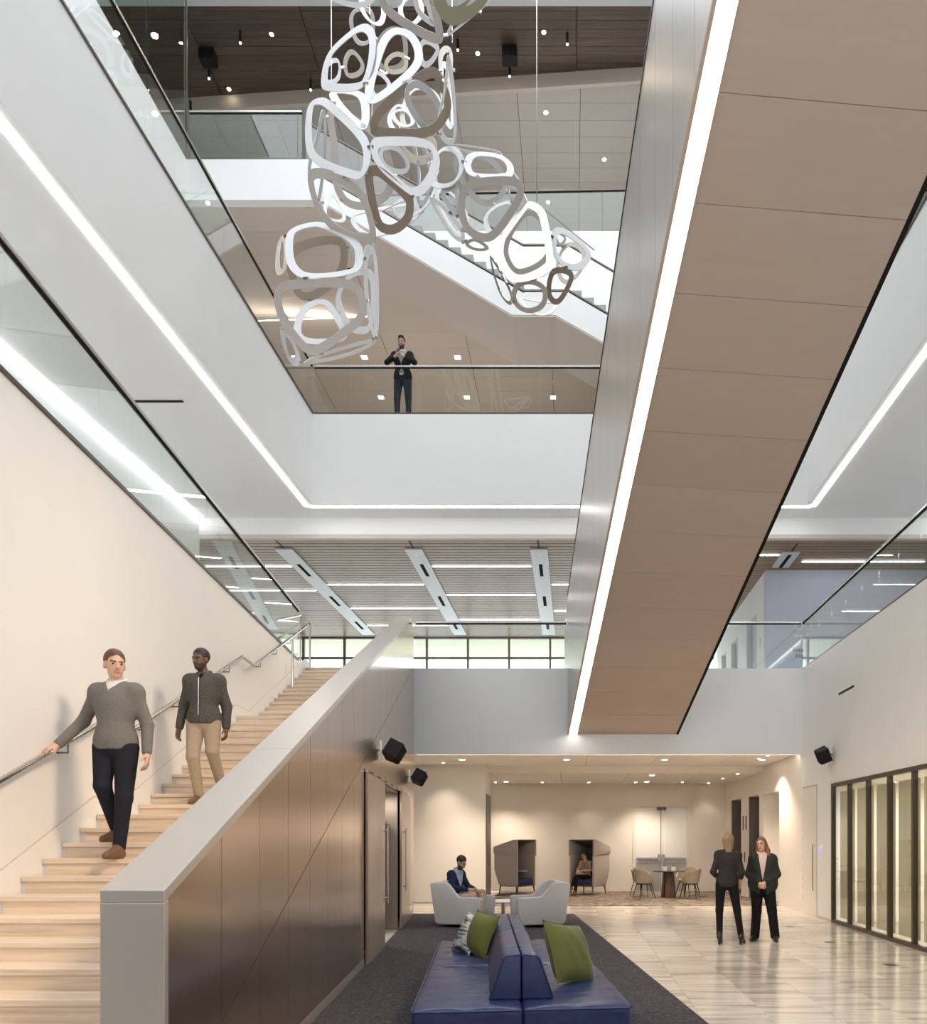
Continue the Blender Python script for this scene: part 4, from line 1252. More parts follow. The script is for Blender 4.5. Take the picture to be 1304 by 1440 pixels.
RINGS = [
 # lower left cell
 ('a', 'f', W_, [(400, 345), (405, 322), (440, 311), (462, 314), (510, 338), (512, 372), (500, 386), (428, 395), (404, 378)]),
 ('a', 'f', T_, [(384, 420), (389, 402), (405, 393), (484, 389), (508, 401), (517, 424), (514, 452), (491, 470), (453, 498), (432, 500), (414, 482), (392, 452)]),
 ('a', 'f', W_, [(510, 348), (524, 340), (533, 378), (533, 474), (524, 478), (513, 421)]),
 ('a', 'f', C_, [(390, 336), (406, 327), (405, 368), (400, 385), (386, 389)]),
 ('a', 'f', G_, [(391, 456), (408, 466), (426, 506), (417, 518), (403, 505)]),
 ('a', 'f', W_, [(420, 514), (447, 497), (531, 473), (528, 484), (496, 500), (450, 510)]),
 ('a', 'b', B_, [(396, 350), (411, 407), (421, 422), (440, 424), (466, 408), (490, 380), (489, 334), (450, 330)]),
 ('a', 'b', W_, [(412, 476), (415, 444), (432, 424), (460, 419), (474, 437), (492, 468), (482, 482), (440, 486)]),
 ('a', 'b', G_, [(489, 335), (500, 325), (528, 330), (529, 372), (512, 378), (496, 365)]),
 ('a', 'b', W_, [(470, 420), (482, 395), (500, 376), (528, 378), (530, 420), (524, 470), (494, 470), (478, 448)]),
 # middle left cell
 ('b', 'f', W_, [(430, 160), (436, 142), (453, 136), (466, 142), (514, 186), (522, 208), (520, 232), (509, 250), (498, 253), (449, 236), (432, 219), (429, 193)]),
 ('b', 'f', T_, [(432, 245), (442, 234), (471, 240), (500, 256), (518, 281), (531, 329), (524, 344), (501, 344), (467, 326), (445, 298), (436, 271)]),
 ('b', 'f', B_, [(511, 242), (521, 231), (538, 234), (577, 271), (583, 286), (580, 311), (562, 328), (546, 331), (529, 323), (520, 296)]),
 ('b', 'f', W_, [(519, 195), (540, 192), (600, 194), (617, 212), (620, 236), (602, 270), (585, 279), (569, 270), (526, 232)]),
 ('b', 'f', G_, [(456, 126), (504, 126), (520, 139), (520, 178), (508, 185), (478, 160)]),
 ('b', 'b', T_, [(455, 148), (466, 200), (466, 260), (484, 292), (522, 297), (560, 270), (548, 200), (500, 160)]),
 ('b', 'b', W_, [(453, 295), (461, 271), (473, 273), (488, 303), (484, 315), (459, 309)], 6),
 ('b', 'b', W_, [(490, 306), (503, 297), (589, 283), (597, 294), (579, 316), (527, 337), (500, 325)], 8),
 ('b', 'b', W_, [(534, 205), (560, 202), (578, 225), (574, 246), (548, 244), (532, 228)], 8),
 ('b', 'b', C_, [(556, 190), (600, 180), (618, 205), (606, 232), (580, 232), (560, 212)]),
 ('b', 'b', G_, [(576, 190), (590, 185), (612, 240), (600, 290), (585, 290), (590, 245)], 8),
 ('b', 'b', W_, [(548, 285), (590, 270), (612, 240), (617, 262), (596, 300), (560, 312)], 8),
 ('b', 'b', G_, [(430, 235), (446, 190), (452, 150), (460, 160), (458, 230), (450, 290), (440, 290)], 7),
 # upper cell
 ('c', 'f', W_, [(450, 121), (457, 78), (482, 52), (511, 31), (527, 39), (530, 64), (522, 108), (505, 130), (458, 129)]),
 ('c', 'f', G_, [(510, 132), (528, 70), (541, 45), (560, 37), (585, 47), (597, 75), (591, 99), (545, 137), (520, 150)]),
 ('c', 'f', B_, [(519, 187), (523, 157), (559, 124), (594, 97), (612, 92), (623, 106), (638, 148), (625, 178), (600, 197), (530, 194)]),
 ('c', 'f', C_, [(616, 72), (627, 62), (638, 72), (635, 120), (631, 133), (618, 107)], 8),
 ('c', 'f', W_, [(632, 58), (641, 150), (643, 204), (625, 204), (612, 178), (624, 130)], 8),
 ('c', 'f', G_, [(565, 133), (583, 107), (612, 128), (627, 165), (624, 187), (607, 190), (584, 174)], 9),
 ('c', 'b', T_, [(481, 90), (488, 70), (499, 69), (515, 92), (508, 108), (488, 112)], 7),
 ('c', 'b', G_, [(455, 88), (475, 78), (481, 100), (476, 118), (456, 120)], 6),
 ('c', 'b', W_, [(489, 30), (497, 12), (521, 8), (529, 28), (524, 62), (500, 66)], 7),
 ('c', 'b', C_, [(538, 88), (554, 71), (574, 76), (574, 102), (545, 106)], 7),
 ('c', 'b', W_, [(520, 104), (534, 98), (555, 120), (537, 141), (519, 132)], 7),
 ('c', 'b', C_, [(560, 165), (572, 128), (600, 118), (624, 140), (622, 180), (596, 198), (570, 190)], 9),
 ('c', 'b', W_, [(588, 62), (600, 50), (622, 66), (608, 93), (592, 97)], 8),
 ('c', 'b', T_, [(526, 60), (546, 35), (572, 40), (575, 88), (556, 103), (530, 98)], 8),
 ('c', 'b', G_, [(540, 170), (560, 140), (590, 165), (600, 190), (560, 195)], 8),
 ('c', 'b', W_, [(545, 158), (575, 150), (588, 175), (562, 182)], 7),
 ('c', 'b', G_, [(618, 80), (636, 95), (640, 190), (622, 170)], 7),
 # top cell, running out of the frame
 ('d', 'f', T_, [(526, -50), (531, 0), (545, 26), (612, 65), (627, 58), (615, 0), (602, -60)]),
 ('d', 'f', O_, [(606, -10), (619, 28), (642, 40), (675, 17), (690, -4), (684, -60), (622, -60)], 20),
 ('d', 'f', W_, [(579, -10), (585, 21), (614, 42), (611, 26), (602, -8), (590, -24)], 8),
 ('d', 'f', W_, [(444, -10), (490, 12), (522, 10), (535, -15), (480, -30)], 6),
 ('d', 'f', G_, [(525, -20), (532, 6), (560, 14), (570, -6), (556, -30)], 7),
 ('d', 'b', W_, [(500, 0), (525, -20), (545, 10), (540, 40), (515, 30)], 8),
 ('d', 'b', W_, [(560, 0), (590, -10), (600, 20), (580, 40), (560, 25)], 8),
 ('d', 'b', C_, [(560, -60), (610, -70), (640, -40), (620, -10), (570, -10)], 9),
 ('d', 'f', W_, [(624, 56), (640, 44), (700, -6), (690, -20), (640, 20)], 5),
 # right middle cell
 ('e', 'f', W_, [(650, 232), (660, 212), (703, 216), (721, 229), (724, 244), (716, 252), (662, 251)], 11),
 ('e', 'f', T_, [(644, 276), (653, 256), (677, 249), (729, 247), (739, 268), (732, 289), (700, 336), (680, 342), (654, 329), (644, 301)], 11),
 ('e', 'f', W_, [(609, 220), (628, 203), (650, 211), (655, 236), (639, 261), (616, 267), (599, 257)], 9),
 ('e', 'f', G_, [(613, 267), (645, 255), (648, 292), (644, 307), (637, 303)], 9),
 ('e', 'f', W_, [(602, 274), (620, 282), (654, 325), (653, 344), (634, 333), (610, 292)], 7),
 ('e', 'f', T_, [(652, 340), (669, 334), (692, 349), (677, 354), (658, 349)], 6),
 ('e', 'b', G_, [(638, 214), (636, 240), (676, 298), (711, 278), (717, 254), (690, 212)], 9),
 ('e', 'b', W_, [(677, 309), (693, 290), (719, 280), (731, 290), (711, 329), (688, 333)], 8),
 ('e', 'b', G_, [(714, 258), (732, 264), (730, 287), (714, 280)], 5),
 ('e', 'b', W_, [(634, 201), (698, 210), (708, 217), (670, 217), (638, 209)], 4),
 ('e', 'b', W_, [(605, 268), (630, 262), (662, 300), (656, 335), (634, 326)], 7),
 # lower right cell
 ('f', 'f', 'ring_mirror', [(689, 354), (729, 297), (743, 281), (762, 290), (770, 303), (781, 371), (771, 387), (725, 400), (711, 391), (699, 366)], 11),
 ('f', 'f', W_, [(774, 336), (779, 318), (798, 323), (828, 348), (833, 364), (817, 383), (792, 378), (776, 356)], 10),
 ('f', 'f', B_, [(768, 405), (773, 381), (785, 374), (803, 378), (809, 391), (791, 426), (779, 430), (770, 420)], 8),
 ('f', 'f', T_, [(717, 413), (728, 394), (747, 391), (768, 401), (772, 419), (764, 436), (743, 442), (725, 433)], 8),
 ('f', 'f', 'ring_mirror', [(687, 352), (702, 376), (722, 414), (720, 433), (704, 417), (694, 387)], 5),
 ('f', 'b', T_, [(705, 346), (729, 301), (750, 293), (773, 319), (778, 366), (733, 390), (715, 377)], 8),
 ('f', 'b', C_, [(780, 365), (800, 336), (826, 349), (821, 381), (799, 402), (785, 395)], 7),
 ('f', 'b', G_, [(779, 321), (800, 333), (789, 348), (782, 341)], 4),
 ('f', 'b', W_, [(722, 415), (763, 425), (788, 424), (776, 444), (748, 444)], 6),
]
for r_ in RINGS:
    ring(*r_)
for i in range(len(OUT)):
    for k in range(i):
        a, b = OUT[i], OUT[k]
        if a[0] != b[0] or a[1] != b[1]:
            continue
        dd_ = np.linalg.norm(a[2][:, None] - b[2][None], axis=-1)
        ii, kk = np.unravel_index(dd_.argmin(), dd_.shape)
        if dd_[ii, kk] < 9:
            c0 = (a[3][ii] + b[3][kk]) / 2
            mb = MB().box(-.045, .045, -.012, .012, -.018, .018)
            for bx_ in (-.025, .025):
                mb.lathe([(.007, -.02), (.007, .02)], 6, (bx_, -.006, 0))
            o = obj('connector', mb, 'steel', sc)
            o.location = Vector(c0) - sc.location
            o.rotation_euler = (0, random.uniform(-.5, .5), random.uniform(-.4, .4))
for (px, p1, py) in ((466, 130, -60), (755, 284, -60), (636, 60, -60), (520, 20, -60)):
    a, b = P(px, p1, YS - .3), P(px, py, YS - .3)
    obj('cable', MB().tube([a, (b[0], b[1], 22)], .006, 5).xf(invsc), 'steel', sc)
# thin edge cables tying the cells together
for (p, q, y) in (((530, 300), (612, 262), 12.2), ((735, 268), (742, 284), 12.4), ((523, 345), (512, 340), 12.0), ((618, 240), (604, 272), 12.2), ((524, 128), (522, 190), 12.1), ((704, 216), (736, 262), 12.9), ((836, 352), (760, 290), 12.9)):
    obj('tie_rod', MB().tube([P(*p, y), P(*q, y)], .008, 5).xf(invsc), 'steel', sc)

# ------------------------------------------------------------------ blue double-sided sofa
sofa = thing('sofa', 'double-sided blue leather bench sofa with a shared middle backrest', 'sofa', A(.29, 5.5, 0), RA)
for k in range(2):
    v0 = k * 1.86
    obj('base', box(-.74, .74, v0 + .04, v0 + 1.82, .012, .10), 'black', sofa)
    for sgn in (-1, 1):
        bm = smooth_box(.775, 1.85, .335, .035, 3, wob=.007, crown=.03, cuts=14)
        s_ = bm_obj('seat', bm, 'blue_leather', sofa, loc=(sgn * .389, v0 + .93, .10))
        mb = MB()
        for xx in (sgn * .777,):
            mb.tube([(xx, v0 + .03, .415), (xx, v0 + 1.83, .415)], .008, 6)
        mb.tube([(sgn * .02, v0 + .005, .415), (sgn * .76, v0 + .005, .415)], .008, 6)
        obj('piping', mb.xf(Matrix.Translation((-s_.location.x, -s_.location.y, -s_.location.z))), 'blue_leather', s_)
    la, lb = (.24, 1.855) if k == 0 else (1.865, 3.45)
    for sgn in (-1, 1):
        pr = [(sgn * .004, .44), (sgn * .238, .44), (sgn * .135, .745), (sgn * .11, .765), (sgn * .004, .775)]
        bk = obj('backrest', MB().prism([(x, la, z) for x, z in pr], (0, lb - la, 0)), 'blue_leather', sofa, bevel=.018, bseg=3, smooth=True)
        if k == 0:
            obj('piping', MB().tube([(sgn * .236, la + .002, .45), (sgn * .136, la + .002, .74), (sgn * .11, la + .002, .762), (sgn * .01, la + .002, .772)], .006, 6), 'blue_leather', bk)

def pillow(name, label, loc, rot, size, th, m, stripes=False):
    n = 14
    mb = MB()
    idx = {}
    for s in (0, 1):
        for i in range(n + 1):
            for j in range(n + 1):
                u, v = i / n * 2 - 1, j / n * 2 - 1
                e = (1 - abs(u) ** 2.6) * (1 - abs(v) ** 2.6)
                h = th / 2 * max(0, e) ** .55
                pin = 1 - .10 * (1 - abs(v)) ** .8 * abs(u) ** 3
                pin2 = 1 - .10 * (1 - abs(u)) ** .8 * abs(v) ** 3
                wr = .006 * math.sin(9 * u + 5 * v) * e
                idx[s, i, j] = len(mb.v)
                mb.v.append((u * size / 2 * pin, v * size / 2 * pin2, (h + wr) * (1 if s else -1)))
        for i in range(n):
            for j in range(n):
                q = (idx[s, i, j], idx[s, i + 1, j], idx[s, i + 1, j + 1], idx[s, i, j + 1])
                mb.f.append(q if s else q[::-1])
                mb.mi.append(0)
    o = obj(name, mb, m, smooth=True)
    edge = [(u, -1) for u in np.linspace(-1, 1, 12)] + [(1, v) for v in np.linspace(-1, 1, 12)] + [(u, 1) for u in np.linspace(1, -1, 12)] + [(-1, v) for v in np.linspace(1, -1, 12)]
    pts = []
    for u, v in edge:
        pts.append((u * size / 2 * (1 - .10 * (1 - abs(v)) ** .8 * abs(u) ** 3), v * size / 2 * (1 - .10 * (1 - abs(u)) ** .8 * abs(v) ** 3), 0))
    obj('piping', MB().tube(pts, .006, 5), m, o)
    o.location = loc
    o.rotation_euler = rot
    o['label'] = label
    o['category'] = 'pillow'
    return o
def sl(u, v, z):      # sofa local to world
    q = Matrix.Rotation(RA, 3, 'Z') @ Vector((u, v, 0))
    return (sofa.location.x + q.x, sofa.location.y + q.y, z)
ramp_mat('striped_fabric', (3, 26, 3), [(.38, (.03, .05, .09)), (.45, (.30, .36, .32)), (.52, (.75, .74, .70)), (.62, (.10, .14, .16))], rough=.9, detail=2)
pillow('pillow', 'plump green velvet pillow on right side of the blue sofa', sl(.42, .86, .69), (math.radians(66), math.radians(10), RA + math.radians(48)), .52, .22, 'green_velvet')
pillow('pillow', 'green velvet pillow on left side of the blue sofa', sl(-.30, 2.42, .66), (math.radians(70), math.radians(4), RA + math.radians(-62)), .46, .18, 'green_velvet')
pillow('pillow', 'striped grey and white pillow behind the green one on sofa', sl(-.43, 2.60, .64), (math.radians(64), math.radians(2), RA + math.radians(-66)), .44, .13, 'striped_fabric')

# ------------------------------------------------------------------ white armchairs
def armchair(label, loc, rotz):
    t = thing('armchair', label, 'armchair', loc, rotz, group='white lounge armchairs')
    # faces +x: side profile in (x, z)
    prof = [(-.50, .80), (-.46, .83), (-.20, .83), (-.14, .80), (.02, .60), (.08, .565), (.46, .56), (.50, .53), (.47, .10), (.44, .06), (-.36, .06), (-.40, .10)]
    for y0 in (-.42, .31):
        obj('arm', MB().prism([(x, y0, z) for x, z in prof], (0, .11, 0)), 'white_boucle', t, bevel=.025, bseg=3, smooth=True)
    bk = [(-.50, .80), (-.46, .83), (-.30, .83), (-.27, .80), (-.16, .40), (-.20, .06), (-.36, .06), (-.40, .10)]
    obj('backrest', MB().prism([(x, -.32, z) for x, z in bk], (0, .64, 0)), 'white_boucle', t, bevel=.02, bseg=3, smooth=True)
    bm_obj('seat', smooth_box(.50, .62, .20, .05, 3, crown=.02), 'white_boucle', t, loc=(.07, 0, .24))
    obj('apron', box(-.2, .30, -.31, .31, .06, .245), 'white_boucle', t, bevel=.02)
    bm_obj('back_cushion', smooth_box(.14, .58, .40, .05, 3), 'white_boucle', t, loc=(-.20, 0, .47), rot=(0, -.26, 0))
    obj('swivel_base', MB().lathe([(.30, .013), (.32, .03), (.30, .06)], 24), 'black', t)
    return t
AC1 = P(652, 1302, 14.6)
armchair('white fabric swivel armchair with the seated man', (AC1[0], 14.6, 0), math.radians(-12))
AC2 = P(759, 1302, 14.6)
armchair('empty white fabric swivel armchair facing left beside the sofa end', (AC2[0], 14.6, 0), math.radians(180 + 14))
# low table between the chairs
tb = thing('coffee_table', 'low round white coffee table between the two white armchairs', 'table', P(708, 1290, 15.6)[:2] + (.0125,))
obj('top', MB().lathe([(.36, .355), (.38, .365), (.38, .38), (.36, .385)], 28), 'white_paint', tb)
obj('stem', MB().lathe([(.04, .03), (.04, .355)], 12), 'steel', tb)
obj('foot', MB().lathe([(.22, .0), (.22, .02), (.05, .035)], 24), 'steel', tb)

# ------------------------------------------------------------------ high-backed pods
def pod(label, loc, mirror, turn=36):
    t = thing('lounge_pod', label, 'pod chair', loc, 0, group='high-backed lounge pods')
    s = -1 if mirror else 1
    rot = math.radians(-turn) * s
    def fin(name, mb, m, bev=.02, parent=t, seg=2):
        mb.v = [(s * x, y, z) for x, y, z in mb.v]
        o = obj(name, mb, m, parent, bevel=bev, bseg=seg, smooth=True)
        o.rotation_euler = (0, 0, rot)
        return o
    # faces +x in local space, side profile (x, z)
    low = [(-.28, .27), (.42, .25), (.42, 1.16), (-.46, 1.20), (-.46, .72)]
    for y0 in (-.42, .36):
        fin('side_panel', MB().prism([(x, y0, z) for x, z in low], (0, .06, 0)), 'pod_felt')
    fin('back_panel', MB().prism([(-.28, -.36, .27), (-.46, -.36, .72), (-.46, -.36, 1.20), (-.40, -.36, 1.20), (-.40, -.36, .72), (-.22, -.36, .27)], (0, .72, 0)), 'pod_dark')
    hood = [(-.47, 1.19), (.44, 1.12), (.44, 1.57), (.40, 1.60), (.30, 1.60), (-.44, 1.40), (-.48, 1.36)]
    for y0 in (-.445, .385):
        fin('hood_side', MB().prism([(x, y0, z) for x, z in hood], (0, .06, 0)), 'pod_felt')
    fin('hood_top', MB().prism([(.44, -.40, 1.60), (.30, -.40, 1.60), (-.45, -.40, 1.40), (-.48, -.40, 1.2), (-.44, -.40, 1.2), (-.41, -.40, 1.37), (.3, -.40, 1.56), (.44, -.40, 1.56)], (0, .80, 0)), 'pod_dark', .008)
    fin('seat', MB().box(-.30, .40, -.355, .355, .29, .46), 'blue_fabric', .05, seg=3)
    fin('seat_frame', MB().box(-.30, .40, -.35, .35, .24, .29), 'walnut', .01)
    fin('back_cushion', MB().box(-.38, -.26, -.34, .34, .46, .80), 'blue_fabric', .04, seg=3)
    for (x, y) in ((-.26, -.36), (-.26, .36), (.38, -.36), (.38, .36)):
        fin('leg', MB().tube([(x, y, .26), (x * 1.12, y * 1.08, 0)], .024, 8, .014), 'walnut', 0)
    fin('tablet', MB().box(-.12, .2, .08, .34, .66, .68), 'white_paint', .006)
    return t
YP = 22.9
px1 = P(725, 1253, YP)
px2 = P(829, 1253, YP)
pod('empty grey felt lounge pod with hood and blue seat, left one', (px1[0], YP, .0085), False)
pod('grey felt lounge pod with the seated woman inside', (px2[0], YP, .0085), True, 56)

# ------------------------------------------------------------------ round table with tub chairs
YT = 21.6
tx = P(940, 1200, YT)[0]
rt = thing('round_table', 'round glass topped table on dark wooden wedge legs', 'table', (tx, YT, .0085))
mat('table_glass', (.03, .05, .045), .06, spec=.6)
obj('top', MB().lathe([(.44, .715), (.45, .722), (.45, .732), (.44, .738)], 36), 'table_glass', rt)
for k in range(3):
    a = k * 2.1 + .6
    m_ = Matrix.Rotation(a, 4, 'Z')
    obj('wedge_leg', MB().hexa([(.10, -.13, 0), (.17, -.13, 0), (.17, .13, 0), (.10, .13, 0)], [(.06, -.09, .713), (.12, -.09, .713), (.12, .09, .713), (.06, .09, .713)]).xf(m_), 'walnut', rt)
for i, (dx, dy, lb) in enumerate(((-.08, .12, 'small white cube planter on the round table, farther one'), (.13, -.1, 'small white cube planter on the round table, nearer one'))):
    t = thing('cube_planter', lb, 'planter', (tx + dx, YT + dy, .748), group='cube planters')
    obj('pot', box(-.055, .055, -.055, .055, 0, .11), 'white_paint', t, bevel=.006)
    mat('succulent_%s' % 'ab'[i], (.10, .22, .03), .7)
    mb = MB()
    for q in range(24):
        a, r_ = random.uniform(0, 6.28), random.uniform(0, .04)
        x, y = r_ * math.cos(a), r_ * math.sin(a)
        mb.tube([(x, y, .10), (x * 1.3, y * 1.3, .135 + random.uniform(0, .02))], .009, 5, .002)
    obj('plant', mb, 'succulent_%s' % 'ab'[i], t)
def tub_chair(label, loc, rotz):
    t = thing('tub_chair', label, 'chair', loc, rotz, group='taupe tub chairs')
    n = 22
    mb = MB()
    rows = []
    for j, zz in enumerate((.0, .35, .7, 1.0)):
        row = []
        for i in range(n + 1):
            a = math.radians(-128 + 256 * i / n)          # 0 is the back (-y side is the front)
            top = .80 - .27 * (abs(a) / math.radians(128)) ** 2.2
            z = .42 + (top - .42) * zz
            r = .235 + .065 * zz
            row.append((r * math.sin(a), r * math.cos(a) * 1.0 + .0, z))
        rows.append(row)
    idx = 0
    for side, off in ((0, 0), (1, .035)):
        for row in rows:
            for (x, y, z) in row:
                l = math.hypot(x, y)
                mb.v.append((x * (l - off) / l, y * (l - off) / l, z))
    NN = n + 1
    def vid(s, j, i):
        return s * 4 * NN + j * NN + i
    for j in range(3):
        for i in range(n):
            mb.f.append((vid(0, j, i), vid(0, j, i + 1), vid(0, j + 1, i + 1), vid(0, j + 1, i)))
            mb.f.append((vid(1, j, i + 1), vid(1, j, i), vid(1, j + 1, i), vid(1, j + 1, i + 1)))
    for i in range(n):
        mb.f.append((vid(0, 3, i), vid(0, 3, i + 1), vid(1, 3, i + 1), vid(1, 3, i)))
        mb.f.append((vid(0, 0, i + 1), vid(0, 0, i), vid(1, 0, i), vid(1, 0, i + 1)))
    for j in range(3):
        mb.f.append((vid(0, j, 0), vid(0, j + 1, 0), vid(1, j + 1, 0), vid(1, j, 0)))
        mb.f.append((vid(0, j + 1, n), vid(0, j, n), vid(1, j, n), vid(1, j + 1, n)))
    mb.mi = [0] * len(mb.f)
    obj('shell', mb, 'tub_fabric', t, smooth=True)
    obj('seat', MB().lathe([(.20, .40), (.235, .42), (.235, .46), (.20, .485)], 24), 'tub_fabric', t, smooth=True)
    obj('seat_frame', MB().lathe([(.19, .38), (.21, .40)], 20), 'black', t)
    for (x, y) in ((-.15, -.15), (.15, -.15), (-.15, .15), (.15, .15)):
        obj('leg', MB().tube([(x, y, .39), (x * 1.55, y * 1.55, 0)], .014, 6, .009), 'black', t)
    return t
def face_table(x, y):
    return math.atan2(tx - x, -(YT - y)) if False else math.atan2((tx - x), -(YT - y))
for i, (px, y, lb) in enumerate(((906, 21.35, 'taupe tub chair left of the round table, nearer one'), (902, 22.3, 'taupe tub chair left of the round table, farther one'),
                            (971, 21.35, 'taupe tub chair right of the round table, nearer one'), (966, 22.3, 'taupe tub chair right of the round table, farther one'))):
    x = (px - PX) * y / F
    ang = math.atan2(YT - y, tx - x)            # direction to the table; chair front is -y
    tub_chair(lb, (x, y, .0085), ang + math.pi / 2)

# ------------------------------------------------------------------ double door at the back
dd = struct('door_10', MB().box(1.86, 1.93, 24.17, 24.2, 0, 2.62).box(3.56, 3.63, 24.17, 24.2, 0, 2.62).box(1.86, 3.63, 24.17, 24.2, 2.62, 2.69), 'cream_paint', 'cream double door with panic bars in the back wall')
for s_, (xa, xb) in enumerate(((1.95, 2.735), (2.755, 3.54))):
    lf = obj('door_leaf', box(xa, xb, 24.185, 24.2, .01, 2.6), 'white_paint', dd)
    obj('kick_plate', box(xa + .02, xb - .02, 24.18, 24.186, .03, .9), 'cap_metal', dd)
    obj('panic_bar', MB().box(xa + .03, xb - .03, 24.12, 24.165, .98, 1.05), 'steel', dd, bevel=.008)
    xc = xb - .06 if s_ == 0 else xa + .06
    obj('panic_latch', MB().box(xc - .035, xc + .035, 24.11, 24.17, .92, 1.15), 'steel', dd, bevel=.008)
obj('meeting_gap', box(2.737, 2.753, 24.19, 24.199, .01, 2.6), 'dark_gap', dd)
obj('door_closer', box(2.62, 2.9, 24.12, 24.18, 2.52, 2.6), 'dark_steel', dd)
# washroom pictogram on the wall block
sg = thing('washroom_sign', 'faint pale washroom pictogram on the wall behind the far speaker', 'sign', P(592, 1093, 19.985))
mat('pictogram', (.86, .82, .74), .5)
for k, dx in enumerate((-.09, .07)):
    obj('figure', MB().lathe([(.0, .13), (.03, .15), (.03, .18), (.0, .2)], 10).prism([(-.05, 0, .11), (.05, 0, .11), (.03, 0, -.04), (.02, 0, -.2), (-.02, 0, -.2), (-.03, 0, -.04)], (0, -.008, 0)).xf(Matrix.Translation((dx, 0, 0)) @ Matrix.Diagonal((1, .3, 1, 1))), 'pictogram', sg)
# ------------------------------------------------------------------ people: smooth blended volumes turned into one surface
def Rz(a):
    return np.array(Matrix.Rotation(a, 3, 'Z'))
def Rx(a):
    return np.array(Matrix.Rotation(a, 3, 'X'))
def Ry(a):
    return np.array(Matrix.Rotation(a, 3, 'Y'))
class Vol:
    """prims: ('c', a, b, ra, rb, k) tapered capsule, ('e', c, r, rot, k) ellipsoid, ('-e'...) carved ellipsoid"""
    def __init__(self):
        self.p = []
    def cap(self, a, b, ra, rb=None, k=.025):
        self.p.append(('c', np.array(a, float), np.array(b, float), ra, ra if rb is None else rb, k))
        return self
    def ell(self, c, r, rot=None, k=.025, carve=False):
        self.p.append(('-' if carve else 'e', np.array(c, float), np.array(r, float), np.eye(3) if rot is None else rot, k))
        return self
    def mesh(self, vox, clip=None):
        lo, hi = np.full(3, 1e9), np.full(3, -1e9)
        for q in self.p:
            if q[0] == 'c':
                for pt, r in ((q[1], q[3]), (q[2], q[4])):
                    lo = np.minimum(lo, pt - r)
                    hi = np.maximum(hi, pt + r)
            elif q[0] == 'e':
                r = q[2].max()
                lo = np.minimum(lo, q[1] - r)
                hi = np.maximum(hi, q[1] + r)
        lo -= vox * 3
        hi += vox * 3
        n = np.ceil((hi - lo) / vox).astype(int) + 1
        f = np.full(n, .25, np.float32)
        ax = [lo[i] + vox * np.arange(n[i]) for i in range(3)]
        for q in self.p:
            if q[0] == 'c':
                k = q[5]
                blo = np.minimum(q[1] - q[3], q[2] - q[4]) - 2 * k - vox * 2
                bhi = np.maximum(q[1] + q[3], q[2] + q[4]) + 2 * k + vox * 2
            else:
                k = q[4]
                blo = q[1] - q[2].max() - 2 * k - vox * 2
                bhi = q[1] + q[2].max() + 2 * k + vox * 2
            i0 = np.clip(np.floor((blo - lo) / vox).astype(int), 0, n - 1)
            i1 = np.clip(np.ceil((bhi - lo) / vox).astype(int) + 1, 1, n)
            X, Y, Z = np.meshgrid(ax[0][i0[0]:i1[0]], ax[1][i0[1]:i1[1]], ax[2][i0[2]:i1[2]], indexing='ij')
            Pq = np.stack([X, Y, Z], -1)
            if q[0] == 'c':
                ba = q[2] - q[1]
                t = np.clip(((Pq - q[1]) @ ba) / max(ba @ ba, 1e-9), 0, 1)
                d = np.linalg.norm(Pq - q[1] - t[..., None] * ba, axis=-1) - (q[3] + (q[4] - q[3]) * t)
            else:
                L = (Pq - q[1]) @ q[3]
                s = np.linalg.norm(L / q[2], axis=-1)
                g = np.linalg.norm(L / (q[2] ** 2), axis=-1) + 1e-9
                d = s * (s - 1) / g
            sub = f[i0[0]:i1[0], i0[1]:i1[1], i0[2]:i1[2]]
            d = d.astype(np.float32)
            if q[0] == '-':
                d = -d
                h = np.maximum(k - np.abs(sub - d), 0) / k
                sub[...] = np.maximum(sub, d) + h * h * k / 4
            else:
                h = np.maximum(k - np.abs(sub - d), 0) / k
                sub[...] = np.minimum(sub, d) - h * h * k / 4
        if clip is not None:
            X, Y, Z = np.meshgrid(*ax, indexing='ij')
            f = np.maximum(f, clip(X, Y, Z).astype(np.float32))
        f[0], f[-1], f[:, 0], f[:, -1], f[:, :, 0], f[:, :, -1] = .1, .1, .1, .1, .1, .1
        return nets(f, lo, vox)
